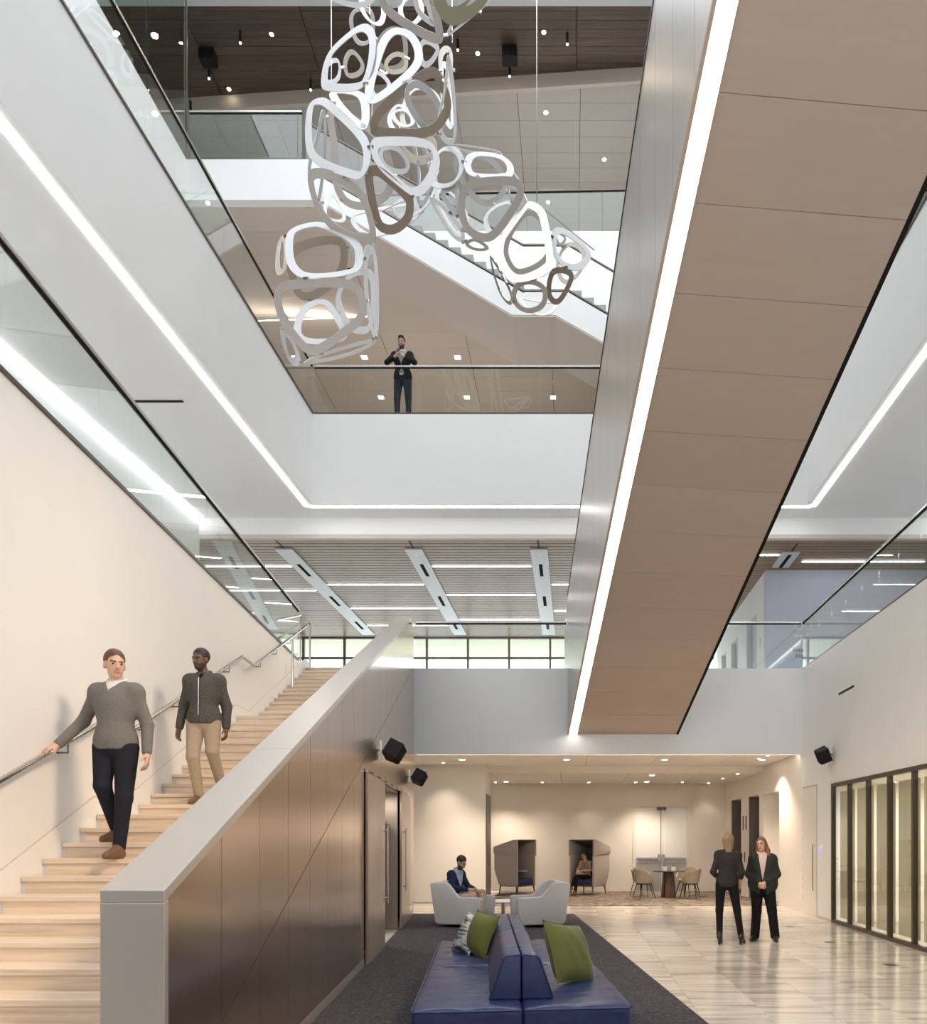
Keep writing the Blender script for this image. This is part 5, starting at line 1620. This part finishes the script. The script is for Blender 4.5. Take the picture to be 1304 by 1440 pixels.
def nets(f, lo, vox):
    ins = f < 0
    c = np.array(f.shape) - 1
    cnt = np.zeros(c, np.int8)
    acc = np.zeros((*c, 3), np.float32)
    num = np.zeros(c, np.float32)
    def sl(o):
        return tuple(slice(o[i], o[i] + c[i]) for i in range(3))
    corners = [(i, j, k) for i in (0, 1) for j in (0, 1) for k in (0, 1)]
    for a in corners:
        for axx in range(3):
            if a[axx] == 0:
                b = list(a)
                b[axx] = 1
                fa, fb = f[sl(a)], f[sl(b)]
                m = (fa < 0) != (fb < 0)
                t = np.where(m, fa / np.where(m, fa - fb, 1), 0)
                for q in range(3):
                    acc[..., q] += np.where(m, a[q] + (t if q == axx else 0), 0)
                num += m
    act = num > 0
    ids = np.full(c, -1, np.int64)
    ids[act] = np.arange(act.sum())
    base = np.argwhere(act)
    verts = lo + vox * (base + acc[act] / num[act][:, None])
    quads = []
    for axx in range(3):
        u, v = (axx + 1) % 3, (axx + 2) % 3
        s0 = [slice(None)] * 3
        s1 = [slice(None)] * 3
        s0[axx], s1[axx] = slice(0, -1), slice(1, None)
        e = ins[tuple(s0)] != ins[tuple(s1)]
        w = np.argwhere(e)
        w = w[(w[:, u] > 0) & (w[:, v] > 0) & (w[:, u] < c[u]) & (w[:, v] < c[v])]
        if not len(w):
            continue
        flip = ins[tuple(w.T)]
        def gid(du, dv):
            q = w.copy()
            q[:, u] -= du
            q[:, v] -= dv
            return ids[tuple(q.T)]
        q = np.stack([gid(1, 1), gid(0, 1), gid(0, 0), gid(1, 0)], 1)
        q[~flip] = q[~flip][:, ::-1]
        quads.append(q)
    return verts, np.concatenate(quads)

def vol_obj(name, vq, mats, parent, mfun=None, **kw):
    v, q = vq
    me = bpy.data.meshes.new(name)
    me.vertices.add(len(v))
    me.vertices.foreach_set('co', v.astype(np.float32).ravel())
    me.loops.add(len(q) * 4)
    me.loops.foreach_set('vertex_index', q.astype(np.int32).ravel())
    me.polygons.add(len(q))
    me.polygons.foreach_set('loop_start', np.arange(len(q), dtype=np.int32) * 4)
    me.polygons.foreach_set('loop_total', np.full(len(q), 4, np.int32))
    for m in mats:
        me.materials.append(M[m])
    if mfun is not None:
        cen = v[q].mean(1)
        me.polygons.foreach_set('material_index', mfun(cen).astype(np.int32))
    me.polygons.foreach_set('use_smooth', np.ones(len(q), bool))
    me.update()
    me.validate()
    return link(name, me, parent, **kw)

mat('skin_light', (.62, .40, .30), .5)
mat('skin_tan', (.50, .30, .21), .5)
mat('skin_dark', (.13, .07, .05), .5)
mat('lips', (.50, .22, .19), .5)
mat('lips_dark', (.10, .045, .04), .5)
mat('eye_dark', (.03, .02, .018), .25)
mat('hair_dark', (.022, .015, .012), .55, noise=.3, nscale=(60, 60, 60))
mat('hair_brown', (.10, .045, .022), .5, noise=.35, nscale=(90, 90, 12))
mat('hair_auburn', (.20, .085, .03), .5, noise=.35, nscale=(90, 90, 12))
mat('hair_blonde', (.27, .185, .115), .5, noise=.3, nscale=(90, 90, 12))
mat('beard', (.05, .03, .022), .7)
def cloth(name, c, n=.12, s=(60, 60, 60), b=.25):
    mat(name, c, .9, noise=n, nscale=s, bump=b, bscale=(14, 14, 10), spec=.2)
cloth('grey_sweater', (.17, .165, .155))
cloth('grey_marl', (.085, .08, .075), .35)
cloth('navy_trousers', (.018, .019, .028))
cloth('khaki_trousers', (.40, .32, .235))
cloth('stone_trousers', (.58, .50, .40))
cloth('black_suit', (.014, .014, .016))
cloth('slate_trousers', (.035, .042, .058))
cloth('navy_jacket', (.022, .028, .065))
cloth('white_shirt', (.72, .72, .74), .03)
cloth('blue_shirt', (.42, .48, .62), .12)
cloth('grey_shirt', (.33, .34, .32), .1)
cloth('beige_cardigan', (.34, .26, .18))
cloth('dark_top', (.035, .032, .033), .25)
cloth('green_cardigan', (.035, .04, .036))
cloth('pink_scarf', (.68, .53, .50), .05)
cloth('black_trousers', (.010, .009, .010))
mat('brown_leather', (.16, .085, .045), .5)
mat('black_leather', (.012, .011, .011), .4)
mat('phone_black', (.01, .01, .012), .2)

def hand(V, wr, d, nrm, side, curl=.5, s=1.0, spread=.018):
    """palm and five fingers; d = direction from wrist, nrm = back-of-hand normal, side = +1/-1 thumb side"""
    wr, d, nrm = np.array(wr, float), np.array(d, float), np.array(nrm, float)
    d /= np.linalg.norm(d)
    nrm -= d * (nrm @ d)
    nrm /= np.linalg.norm(nrm)
    t = np.cross(d, nrm) * side                     # towards the thumb
    V.cap(wr, wr + d * .035 * s, .023 * s, .024 * s, .02)
    for q in (-.022, 0, .022):
        V.cap(wr + d * .03 * s + t * q * .8 * s, wr + d * .085 * s + t * q * 1.15 * s, .0155 * s, .0135 * s, .014)
    lens = (.068, .078, .073, .056)
    for i, L in enumerate(lens):
        o = (1.5 - i) * .0195 * s
        a = wr + d * .088 * s + t * o
        c1 = curl * .8
        d1 = d * math.cos(c1) - nrm * math.sin(c1) + t * (1.5 - i) * spread * 4
        d1 /= np.linalg.norm(d1)
        b = a + d1 * L * .5 * s
        c2 = c1 + curl * 1.1
        d2 = d * math.cos(c2) - nrm * math.sin(c2)
        e = b + d2 * L * .5 * s
        V.cap(a, b, .0098 * s, .009 * s, .006)
        V.cap(b, e, .009 * s, .0075 * s, .006)
    a = wr + d * .03 * s + t * .026 * s - nrm * .006 * s
    b = a + (d * .6 + t * .75 - nrm * .25) * .038 * s
    c = b + (d * .9 + t * .25 - nrm * .3 * (1 + curl)) * .034 * s
    V.cap(a, b, .0135 * s, .0115 * s, .01)
    V.cap(b, c, .0112 * s, .0085 * s, .006)

class Person:
    def __init__(self, name, label, loc, rotz, H, J, skin, sex='m', build=1.0):
        self.t = thing(name, label, 'person', loc, rotz)
        self.s = s = H / 1.75
        b = dict(pelvis=(0, 0, .95), hipA=(-.09, 0, .92), hipB=(.09, 0, .92), kneeA=(-.10, -.01, .50), kneeB=(.10, -.01, .50),
                 ankA=(-.10, .01, .085), ankB=(.10, .01, .085), toeA=(-.12, -.17, .03), toeB=(.12, -.17, .03),
                 chest=(0, 0, 1.27), neck=(0, .01, 1.47), head=(0, -.015, 1.615), shA=(-.152, .01, 1.39), shB=(.152, .01, 1.39),
                 elA=(-.24, .02, 1.13), elB=(.24, .02, 1.13), wrA=(-.25, -.05, .88), wrB=(.25, -.05, .88))
        b.update(J)
        self.J = {k: np.array(v, float) * s for k, v in b.items()}
        self.skin, self.sex, self.w = skin, sex, build
        self.hy, self.hp, self.hr = 0, 0, 0
    def body(self, hands, lips='lips', beard=False, brows='hair_dark', vox=.0085):
        J, s, w = self.J, self.s, self.w
        V = Vol()
        j = J
        V.ell(j['pelvis'] + (0, 0, 0), np.array((.15, .10, .11)) * s * w, k=.05)
        V.ell((j['chest']), np.array((.145, .095, .19)) * s * w, k=.05)
        V.cap(j['pelvis'], j['chest'], .105 * s * w, .11 * s * w, .05)
        V.cap(j['chest'] + (0, 0, .1 * s), j['neck'], .10 * s, .055 * s, .04)
        for q in 'AB':
            V.cap(j['sh' + q], j['neck'] - (0, 0, .03 * s), .042 * s, .036 * s, .05)
            V.cap(j['sh' + q], j['chest'] + (0, 0, .04 * s), .05 * s, .08 * s, .04)
            V.cap(j['sh' + q], j['el' + q], .048 * s * w, .038 * s * w, .03)
            V.cap(j['el' + q], j['wr' + q], .038 * s * w, .025 * s, .02)
            V.cap(j['hip' + q], j['knee' + q], .082 * s * w, .055 * s * w, .04)
            kn, an = j['knee' + q], j['ank' + q]
            md = kn * .65 + an * .35 + (j['hip' + q] * 0)
            V.cap(kn, md, .054 * s * w, .052 * s * w, .02)
            V.cap(md, an, .052 * s * w, .036 * s, .02)
            V.cap(an, j['toe' + q], .036 * s, .028 * s, .02)
        hd = j['head']
        V.cap(j['neck'] - (0, 0, .02), hd + (0, .01, -.05 * s), .052 * s, .048 * s, .02)
        self.R = R = Rz(self.hy) @ Rx(self.hp) @ Ry(self.hr)
        def h(x, y, z):
            return hd + R @ (np.array((x, y, z)) * s)
        V.ell(h(0, .014, .028), np.array((.073, .093, .088)) * s, R, .02)
        V.ell(h(0, -.022, -.035), np.array((.058, .070, .088)) * s, R, .02)
        V.ell(h(0, -.052, -.092), np.array((.033, .033, .026)) * s, R, .02)
        V.cap(h(0, -.088, .004), h(0, -.108, -.034), .008 * s, .0135 * s, .008)
        V.ell(h(0, -.078, .022), np.array((.048, .017, .011)) * s, R, .012)
        V.ell(h(0, -.086, -.066), np.array((.023, .012, .010)) * s, R, .006)
        for e in (-1, 1):
            V.ell(h(e * .073, .012, -.016), np.array((.011, .02, .031)) * s, R, .008)
            V.ell(h(e * .031, -.100, .000), np.array((.017, .011, .010)) * s, R, .008, True)
        for (wr, d, n, side, curl) in hands:
            hand(V, j['wr' + wr], d, n, side, curl, s)
        inv = R.T
        def mf(c):
            L = (c - hd) @ R / s
            r = np.zeros(len(c))
            lip = (np.abs(L[:, 0]) < .024) & (np.abs(L[:, 2] + .066) < .0105) & (L[:, 1] < -.075)
            r[lip] = 1
            br = (np.abs(np.abs(L[:, 0]) - .032) < .020) & (np.abs(L[:, 2] - .022 + .1 * np.abs(np.abs(L[:, 0]) - .03)) < .0055) & (L[:, 1] < -.06)
            r[br] = 2
            if beard:
                be = (L[:, 2] < -.048) & (L[:, 2] > -.14) & (L[:, 1] < .0) & (np.linalg.norm(L, axis=1) < .16) & ~lip & ((L[:, 2] < -.078) | (np.abs(L[:, 0]) > .034) | (np.abs(L[:, 2] + .054) < .006))
                be &= (L[:, 1] < -.02) | (L[:, 2] > -.085)
                r[be] = 3
            return r
        o = vol_obj('body', V.mesh(vox), [self.skin, lips, brows, 'beard'], self.t, mf)
        mb = MB()
        for e in (-1, 1):
            c = h(e * .031, -.0815, .000)
            bm = MB().lathe([(.0, -.0075), (.006, -.005), (.0085, 0), (.006, .005), (.0, .0075)], 10)
            mb.add([tuple(c + R @ (np.array(p) * s)) for p in bm.v], bm.f)
        obj('eyes', mb, 'eye_dark', self.t, smooth=True)
        return o
    def hair(self, m, style='short', vox=.008):
        J, s, R = self.J, self.s, self.R
        hd = J['head']
        def h(x, y, z):
            return hd + R @ (np.array((x, y, z)) * s)
        V = Vol()
        V.ell(h(0, .022, .040), np.array((.080, .096, .092)) * s, R, .01)
        if style == 'quiff':
            V.ell(h(0, -.035, .105), np.array((.058, .055, .032)) * s, R, .02)
        if style == 'long':
            for e in (-1, 1):
                V.cap(h(e * .068, .0, .03), h(e * .085, .02, -.12), .028 * s, .034 * s, .03)
                V.cap(h(e * .085, .02, -.12), h(e * .105, -.02, -.25), .034 * s, .014 * s, .03)
            V.cap(h(0, .07, .02), h(0, .085, -.20), .06 * s, .05 * s, .03)
        if style == 'straight':
            for x in (-.035, 0, .035):
                V.cap(h(x, .06, .02), h(x * .8, .08, -.17), .04 * s, .022 * s, .03)
            for e in (-1, 1):
                V.cap(h(e * .066, .02, .02), h(e * .058, .045, -.12), .024 * s, .018 * s, .03)
        if style == 'tail':
            V.cap(h(.02, .10, .03), h(.05, .12, -.06), .03 * s, .03 * s, .02)
            V.cap(h(.05, .12, -.06), h(.06, .10, -.22), .03 * s, .012 * s, .02)
        # keep the face free
        front = {'short': .075, 'quiff': .085, 'long': .072, 'straight': .07, 'tail': .075}[style]
        def clip(X, Y, Z):
            L = (np.stack([X, Y, Z], -1) - hd) @ R / s
            lx, ly, lz = L[..., 0], L[..., 1], L[..., 2]
            face = np.maximum.reduce([ly + .028 + .35 * np.maximum(lz, 0), lz - front + .6 * np.abs(lx), np.abs(lx) - .082])
            low = -9 * np.ones_like(lx)
            if style in ('short', 'quiff'):
                low = np.maximum.reduce([-lz - .055 - np.clip(ly, -.02, .05) * .9])
                ear = np.maximum.reduce([np.abs(ly - .005) - .028, lz - .02, .06 - np.abs(lx)])
                low = np.maximum(low, -ear)
            return np.maximum(-face, low) * s
        vol_obj('hair', V.mesh(vox * .8, clip), [m], self.t)
    def trousers(self, m, low=.0, wide=1.0, hem=None, top=1.0, flare=0.0):
        J, s, w = self.J, self.s, self.w
        V = Vol()
        V.ell(J['pelvis'] - (0, 0, .01), np.array((.163, .115, .115)) * s * w, k=.05)
        V.cap(J['pelvis'], J['pelvis'] + (J['chest'] - J['pelvis']) * .28, .125 * s * w, .12 * s * w, .04)
        for q in 'AB':
            V.cap(J['hip' + q], J['knee' + q], .097 * s * w * wide, .068 * s * w * wide, .03)
            a = J['ank' + q] + (J['knee' + q] - J['ank' + q]) * low
            V.cap(J['knee' + q], a, .067 * s * w * wide, (.050 + flare) * s * wide, .02)
        zt = J['pelvis'][2] + top * .10 * s
        vol_obj('trousers', V.mesh(.010, lambda X, Y, Z: Z - zt), [m], self.t)
    def top(self, name, m, infl=.014, hem=None, sleeve=.93, opening=None, vneck=None, wide=1.0, sleeves=True, skirt=0.0, vox=.010):
        J, s, w = self.J, self.s, self.w
        V = Vol()
        i = infl
        up = J['chest'] - J['pelvis']
        V.ell(J['chest'], np.array((.152 + i, .102 + i, .195)) * s * w, k=.05)
        V.cap(J['pelvis'] + up * .1, J['chest'], (.112 + i) * s * w * wide, (.115 + i) * s * w, .05)
        V.ell(J['pelvis'] + up * .05, np.array((.163 + i + skirt, .113 + i + skirt * .5, .20)) * s * w * wide, k=.05)
        V.cap(J['chest'] + (0, 0, .09 * s), J['neck'] - (0, 0, .015), (.10 + i) * s, (.050 + i * .6) * s, .04)
        for q in 'AB':
            V.cap(J['sh' + q], J['neck'] - (0, 0, .035 * s), (.042 + i) * s, (.034 + i * .8) * s, .06)
            V.cap(J['sh' + q], J['chest'] + (0, 0, .03 * s), (.046 + i) * s, (.085 + i) * s, .06)
            if sleeves:
                V.cap(J['sh' + q], J['el' + q], (.046 + i * .8) * s * w, (.038 + i * .7) * s * w, .05)
                e = J['el' + q] + (J['wr' + q] - J['el' + q]) * sleeve
                V.cap(J['el' + q], e, (.039 + i * .7) * s * w, (.028 + i * .7) * s * w, .02)
        z0 = (hem * s) if hem else J['pelvis'][2] - .02 * s
        nz = J['neck'][2]
        cx, cy = J['chest'][0], J['chest'][1]
        arms = [(J['el' + q], J['wr' + q]) for q in 'AB']
        def clip(X, Y, Z):
            body = z0 - Z
            # sleeves may hang below the hem: only clip near the trunk
            for a, b in arms:
                ba = b - a
                t = np.clip(((X - a[0]) * ba[0] + (Y - a[1]) * ba[1] + (Z - a[2]) * ba[2]) / (ba @ ba), 0, 1)
                dd_ = np.sqrt((X - a[0] - t * ba[0]) ** 2 + (Y - a[1] - t * ba[1]) ** 2 + (Z - a[2] - t * ba[2]) ** 2)
                body = np.where(dd_ < .058 * s, -1, body)
            r = np.maximum(body, Z - nz - .012 * s)
            if opening:
                w0, w1, zc = opening                  # half width at the hem, at the chest top, height of the closing button
                zc = zc * s
                half = np.where(Z > zc, (Z - zc) * w1, (zc - Z) * w0) + .004
                cut = np.maximum(np.abs(X - cx) - half, Y - cy + .03)
                r = np.maximum(r, -cut)
            if vneck:
                dep, wd = vneck
                zc = nz - dep * s
                cut = np.maximum(np.abs(X - cx) - np.maximum((Z - zc) * wd, 0), Y - cy + .0)
                r = np.maximum(r, -cut)
            return r
        return vol_obj(name, V.mesh(vox, clip), [m], self.t)
    def collar(self, m, r=.066):
        J, s = self.J, self.s
        V = Vol()
        n = J['neck']
        n_ = 14
        pts = [n + np.array((r * math.cos(a), r * .9 * math.sin(a), .012 + .028 * math.sin(a))) * s for a in np.linspace(-math.pi * .42, math.pi * 1.42, n_)]
        for a, b in zip(pts[:-1], pts[1:]):
            V.cap(a, b, .014 * s, .014 * s, .006)
        for p in (pts[0], pts[-1]):
            sg = np.sign(p[0] - n[0])
            V.cap(p, p + np.array((sg * .022, -.02, -.05)) * s, .013 * s, .006 * s, .006)
        vol_obj('collar', V.mesh(.007), [m], self.t)
    def shoes(self, m, kind='flat', sole=None):
        J, s = self.J, self.s
        for q in 'AB':
            V = Vol()
            a, t = J['ank' + q], J['toe' + q]
            d = t - a
            d[2] = 0
            d /= np.linalg.norm(d)
            zb = min(a[2] - .085 * s, t[2] - .03 * s) if kind != 'heel' else t[2] - .03 * s
            heel = np.array((a[0], a[1], 0)) - d * .035 * s
            tz = t[2]
            if kind == 'heel':
                V.cap(a + (0, 0, .06 * s), a - d * .01 * s, .043 * s, .043 * s, .02)
                V.cap(a - (0, 0, .01), t, .044 * s, .030 * s, .02)
                V.cap(a - d * .03 * s, (a[0] - d[0] * .03 * s, a[1] - d[1] * .03 * s, zb + .015), .03 * s, .02 * s, .01)
            else:
                hz = zb + .035 * s
                V.cap((heel[0], heel[1], hz), (a[0] + d[0] * .05 * s, a[1] + d[1] * .05 * s, hz + .004), .036 * s, .042 * s, .02)
                V.cap((a[0] + d[0] * .05 * s, a[1] + d[1] * .05 * s, hz), (t[0] + d[0] * .02 * s, t[1] + d[1] * .02 * s, zb + .026 * s), .042 * s, .030 * s, .02)
                V.cap(a if kind == 'boot' else a + (t - a) * .35 - (0, 0, .004), t, .042 * s, .031 * s, .02)
                if kind == 'boot':
                    V.cap(a + (0, 0, .05 * s), (a[0], a[1], hz), .046 * s, .042 * s, .02)
                elif kind == 'flat':
                    V.cap((a[0], a[1], hz + .02 * s), (a[0], a[1], hz), .040 * s, .040 * s, .02)
            vol_obj('shoe', V.mesh(.009, lambda X, Y, Z: zb - Z), [m], self.t)

def leg_fix(J, s):
    return J

# --- man in the grey sweater coming down the stairs, hand on the rail
def zstair(y):
    z_ = 0
    for (yn, zn) in noses:
        if y >= yn:
            z_ = zn
    return z_
PYS = 6.93
pm = P(163, 1200, PYS)
zf = zstair(PYS)
zf_prev = zf + R
m1 = Person('person', 'man in grey sweater and navy trousers walking down the stairs, hand on rail', (pm[0], PYS, zf), 0, 1.86,
            dict(kneeA=(-.075, -.06, .60), ankA=(-.10, .20, .225), toeA=(-.13, .06, .165), kneeB=(.09, -.04, .50), ankB=(.055, -.05, .085), toeB=(.06, -.22, .03),
                 elA=(-.30, .05, 1.15), wrA=(-.41, -.12, .93), elB=(.235, .05, 1.12), wrB=(.27, -.02, .87)), 'skin_light')
m1.hy = .75
m1.hp = .12
m1.body([('A', (-.45, -.65, -.45), (-.1, -.3, .9), -1, .6), ('B', (.15, -.25, -.9), (.8, .3, .1), 1, .5)], brows='hair_brown')
m1.hair('hair_brown')
m1.trousers('navy_trousers', wide=.98)
m1.top('sweater', 'grey_sweater', .016, hem=.90, vneck=(.085, .8))
m1.top('shirt', 'white_shirt', .006, hem=1.2, sleeves=False)
m1.collar('white_shirt', .068)
m1.shoes('brown_leather', 'boot')

# --- man in the grey marl jacket behind him
PY2 = 8.98
pm = P(287, 1120, PY2)
zf2 = zstair(PY2)
m2 = Person('person', 'man in dark zipped grey jacket and khaki trousers behind, on the stairs', (pm[0], PY2, zf2), .05, 1.80,
            dict(kneeA=(-.08, -.10, .53), ankA=(-.06, .02, .085), toeA=(-.07, -.15, .03), kneeB=(.10, -.03, .60), ankB=(.11, .22, .225), toeB=(.13, .07, .165),
                 elA=(-.235, .04, 1.12), wrA=(-.27, .0, .86), elB=(.22, .08, 1.12), wrB=(.22, .06, .87), head=(-.02, -.04, 1.62)), 'skin_dark')
m2.hy = -.35
m2.hp = .15
m2.body([('A', (-.1, -.2, -.95), (-.9, .2, .1), -1, .45), ('B', (.05, -.2, -.95), (.9, .2, .1), 1, .5)], lips='lips_dark', beard=True)
m2.hair('hair_dark')
m2.trousers('khaki_trousers', wide=1.0)
m2.top('jacket', 'grey_marl', .022, hem=.90, vneck=(.09, .35))
m2.top('shirt', 'black_suit', .008, hem=1.2, sleeves=False)
m2.collar('grey_marl', .07)
mb = MB().tube([m2.J['chest'] + np.array((0, -.142, .13)) * m2.s, m2.J['chest'] + np.array((0, -.150, 0)) * m2.s, m2.J['pelvis'] + np.array((0, -.150, .04)) * m2.s], .004, 6)
obj('zip', mb, 'steel', m2.t)
m2.shoes('brown_leather', 'boot')

# --- man on the third floor leaning on the rail with a phone
YB = D + .30
pm = P(566, 582, YB)
m3 = Person('person', 'bearded man in black blazer leaning on the third floor rail holding phone', (pm[0], YB, Z3), 0, 1.86,
            dict(pelvis=(0, .05, .95), hipA=(-.09, .05, .92), hipB=(.09, .05, .92), kneeA=(-.12, .04, .5), kneeB=(.12, .04, .5), ankA=(-.12, .06, .085), ankB=(.12, .06, .085),
                 toeA=(-.14, -.12, .03), toeB=(.14, -.12, .03), chest=(0, .0, 1.27), neck=(0, -.04, 1.46), head=(0, -.085, 1.61), shA=(-.16, -.01, 1.385), shB=(.16, -.01, 1.385),
                 elA=(-.29, -.16, 1.15), elB=(.29, -.16, 1.15), wrA=(-.10, -.30, 1.18), wrB=(.10, -.30, 1.18)), 'skin_tan')
m3.hp = .22
m3.body([('A', (.55, -.2, .55), (-.5, -.7, .3), 1, .9), ('B', (-.55, -.2, .55), (.5, -.7, .3), -1, .9)], beard=True)
m3.hair('hair_dark', 'quiff')
m3.trousers('slate_trousers')
m3.top('shirt', 'grey_shirt', .008, hem=.96, sleeves=False, vneck=(.09, .5))
m3.top('blazer', 'black_suit', .022, hem=.83, sleeve=.86, opening=(.30, .42, 1.16), wide=1.05)
m3.collar('white_shirt', .068)
m3.shoes('black_leather', 'low')
bl = obj('belt_buckle', MB().box(-.03, .03, -.105, -.095, .985, 1.02), 'steel', m3.t)
ph = thing('phone', 'dark phone held by the man at the rail', 'phone', (pm[0], YB - .405, Z3 + 1.355))
o = obj('case', box(-.036, .036, -.005, .005, -.07, .07), 'phone_black', ph, bevel=.004)
o.rotation_euler = (-.6, .25, 0)
o = obj('screen', box(-.032, .032, .005, .0062, -.064, .064), 'dark_steel', ph)
o.rotation_euler = (-.6, .25, 0)

# --- man seated in the left armchair (faces +x turned towards the camera)
sx, sy = AC1[0] - .06, 14.62
m4 = Person('person', 'seated man in navy blazer and stone trousers looking down in white armchair', (sx, sy, .0125), math.radians(64), 1.80,
            dict(pelvis=(0, .12, .50), hipA=(-.09, .10, .49), hipB=(.09, .10, .49), kneeA=(-.12, -.35, .57), kneeB=(.17, -.36, .60), ankA=(-.10, -.33, .12), ankB=(.17, -.36, .12),
                 toeA=(-.10, -.48, .045), toeB=(.18, -.51, .045), chest=(0, .12, .80), neck=(0, .06, 1.0), head=(0, -.02, 1.14), shA=(-.155, .09, .925), shB=(.155, .09, .925),
                 elA=(-.25, .0, .69), elB=(.25, .0, .69), wrA=(-.10, -.22, .66), wrB=(.12, -.22, .66)), 'skin_tan')
m4.hp = .55
m4.body([('A', (.5, -.7, .0), (-.3, -.2, .9), 1, .6), ('B', (-.3, -.8, -.05), (.3, -.2, .9), -1, .7)], beard=True)
m4.hair('hair_dark')
m4.trousers('stone_trousers', top=.8)
m4.top('shirt', 'blue_shirt', .008, hem=.46, sleeves=False, vneck=(.07, .4))
m4.top('blazer', 'navy_jacket', .020, hem=.43, opening=(.30, .42, .66))
m4.collar('blue_shirt', .066)
m4.shoes('brown_leather', 'low')

# --- woman seated in the right pod
wx = P(820, 1240, YP)[0]
w1 = Person('person', 'seated woman in beige cardigan and dark trousers inside the grey pod', (wx, YP - .42, .008), math.radians(-30), 1.66,
            dict(pelvis=(0, .18, .56), hipA=(-.08, .15, .55), hipB=(.08, .15, .55), kneeA=(-.06, -.28, .60), kneeB=(-.02, -.30, .68), ankA=(-.10, -.30, .13), ankB=(-.20, -.36, .28),
                 toeA=(-.14, -.44, .05), toeB=(-.30, -.48, .20), chest=(0, .18, .86), neck=(0, .14, 1.06), head=(-.01, .08, 1.20), shA=(-.135, .16, .975), shB=(.135, .16, .975),
                 elA=(-.22, .06, .76), elB=(.22, .06, .76), wrA=(-.08, -.16, .74), wrB=(.06, -.16, .74)), 'skin_tan', 'f', .92)
w1.hp = .35
w1.hy = -.25
w1.body([('A', (.4, -.7, .05), (-.2, -.2, .9), 1, .6), ('B', (-.4, -.7, .05), (.2, -.2, .9), -1, .6)], vox=.009)
w1.hair('hair_dark', 'tail')
w1.trousers('black_trousers', low=.02, top=.8)
w1.top('blouse', 'grey_sweater', .008, hem=.5, sleeves=False, vneck=(.12, .6))
w1.top('cardigan', 'beige_cardigan', .020, hem=.46, opening=(.35, .35, .78))
w1.shoes('brown_leather', 'boot')

# --- two women talking on the stone floor
p = P(1024, 1327, 12.05)
w2 = Person('person', 'blonde woman seen from behind in dark knit top and black heeled boots', (p[0], 12.05, 0), math.radians(180 - 8), 1.73,
            dict(pelvis=(.02, 0, .97), hipA=(-.07, 0, .93), hipB=(.11, 0, .93), kneeA=(-.14, .01, .53), kneeB=(.13, -.02, .53), ankA=(-.20, .03, .125), ankB=(.13, .03, .125), toeA=(-.25, -.10, .03), toeB=(.10, -.10, .03),
                 shA=(-.138, .01, 1.39), shB=(.138, .01, 1.39), elA=(-.21, .04, 1.13), elB=(.23, .06, 1.13), wrA=(-.20, -.10, .97), wrB=(.16, -.16, 1.02)), 'skin_light', 'f', .93)
w2.hy = .1
w2.body([('A', (.1, -.35, -.85), (-.9, -.1, 0), -1, .4), ('B', (-.6, -.6, .1), (.3, -.5, .6), -1, .6)])
w2.hair('hair_blonde', 'straight')
w2.trousers('black_trousers', wide=.93, low=.0)
w2.top('knit_top', 'dark_top', .018, hem=.90, sleeve=.55)
w2.shoes('black_leather', 'heel')
p = P(1073, 1323, 12.45)
w3 = Person('person', 'woman with long auburn hair in dark green cardigan and pale scarf', (p[0], 12.45, 0), math.radians(-14), 1.66,
            dict(hipA=(-.10, 0, .92), hipB=(.09, 0, .92), kneeA=(-.10, -.01, .50), kneeB=(.15, .0, .50), ankA=(-.13, .01, .085), ankB=(.20, .04, .085), toeA=(-.18, -.13, .03), toeB=(.22, -.12, .03),
                 pelvis=(0, 0, .96), shA=(-.15, .01, 1.375), shB=(.15, .01, 1.375), elA=(-.235, .02, 1.12), elB=(.235, .02, 1.12), wrA=(-.07, -.18, .99), wrB=(.05, -.19, 1.0), head=(-.02, -.01, 1.62)), 'skin_light', 'f', 1.12)
w3.hr = -.16
w3.hy = -.35
w3.body([('A', (.55, -.25, -.45), (-.3, -.9, 0), 1, .5), ('B', (-.55, -.2, -.45), (.3, -.9, 0), -1, .6)])
w3.hair('hair_auburn', 'long')
w3.trousers('black_trousers', wide=1.05, flare=.022, low=.0)
w3.top('shirt', 'pink_scarf', .010, hem=.90, sleeves=False)
w3.top('cardigan', 'green_cardigan', .024, hem=.78, opening=(.22, .16, 1.02), wide=1.08, skirt=.02)
V = Vol()
for k, r_ in enumerate((.075, .085, .078)):
    pr = None
    for a in np.linspace(0, 2 * math.pi, 15):
        q = w3.J['neck'] + np.array((r_ * math.cos(a), r_ * .9 * math.sin(a) - .01, -.035 + k * .022 + .03 * math.sin(a))) * w3.s
        if pr is not None:
            V.cap(pr, q, .02 * w3.s, .02 * w3.s, .01)
        pr = q
vol_obj('scarf', V.mesh(.008), ['pink_scarf'], w3.t)
w3.shoes('black_leather', 'low')
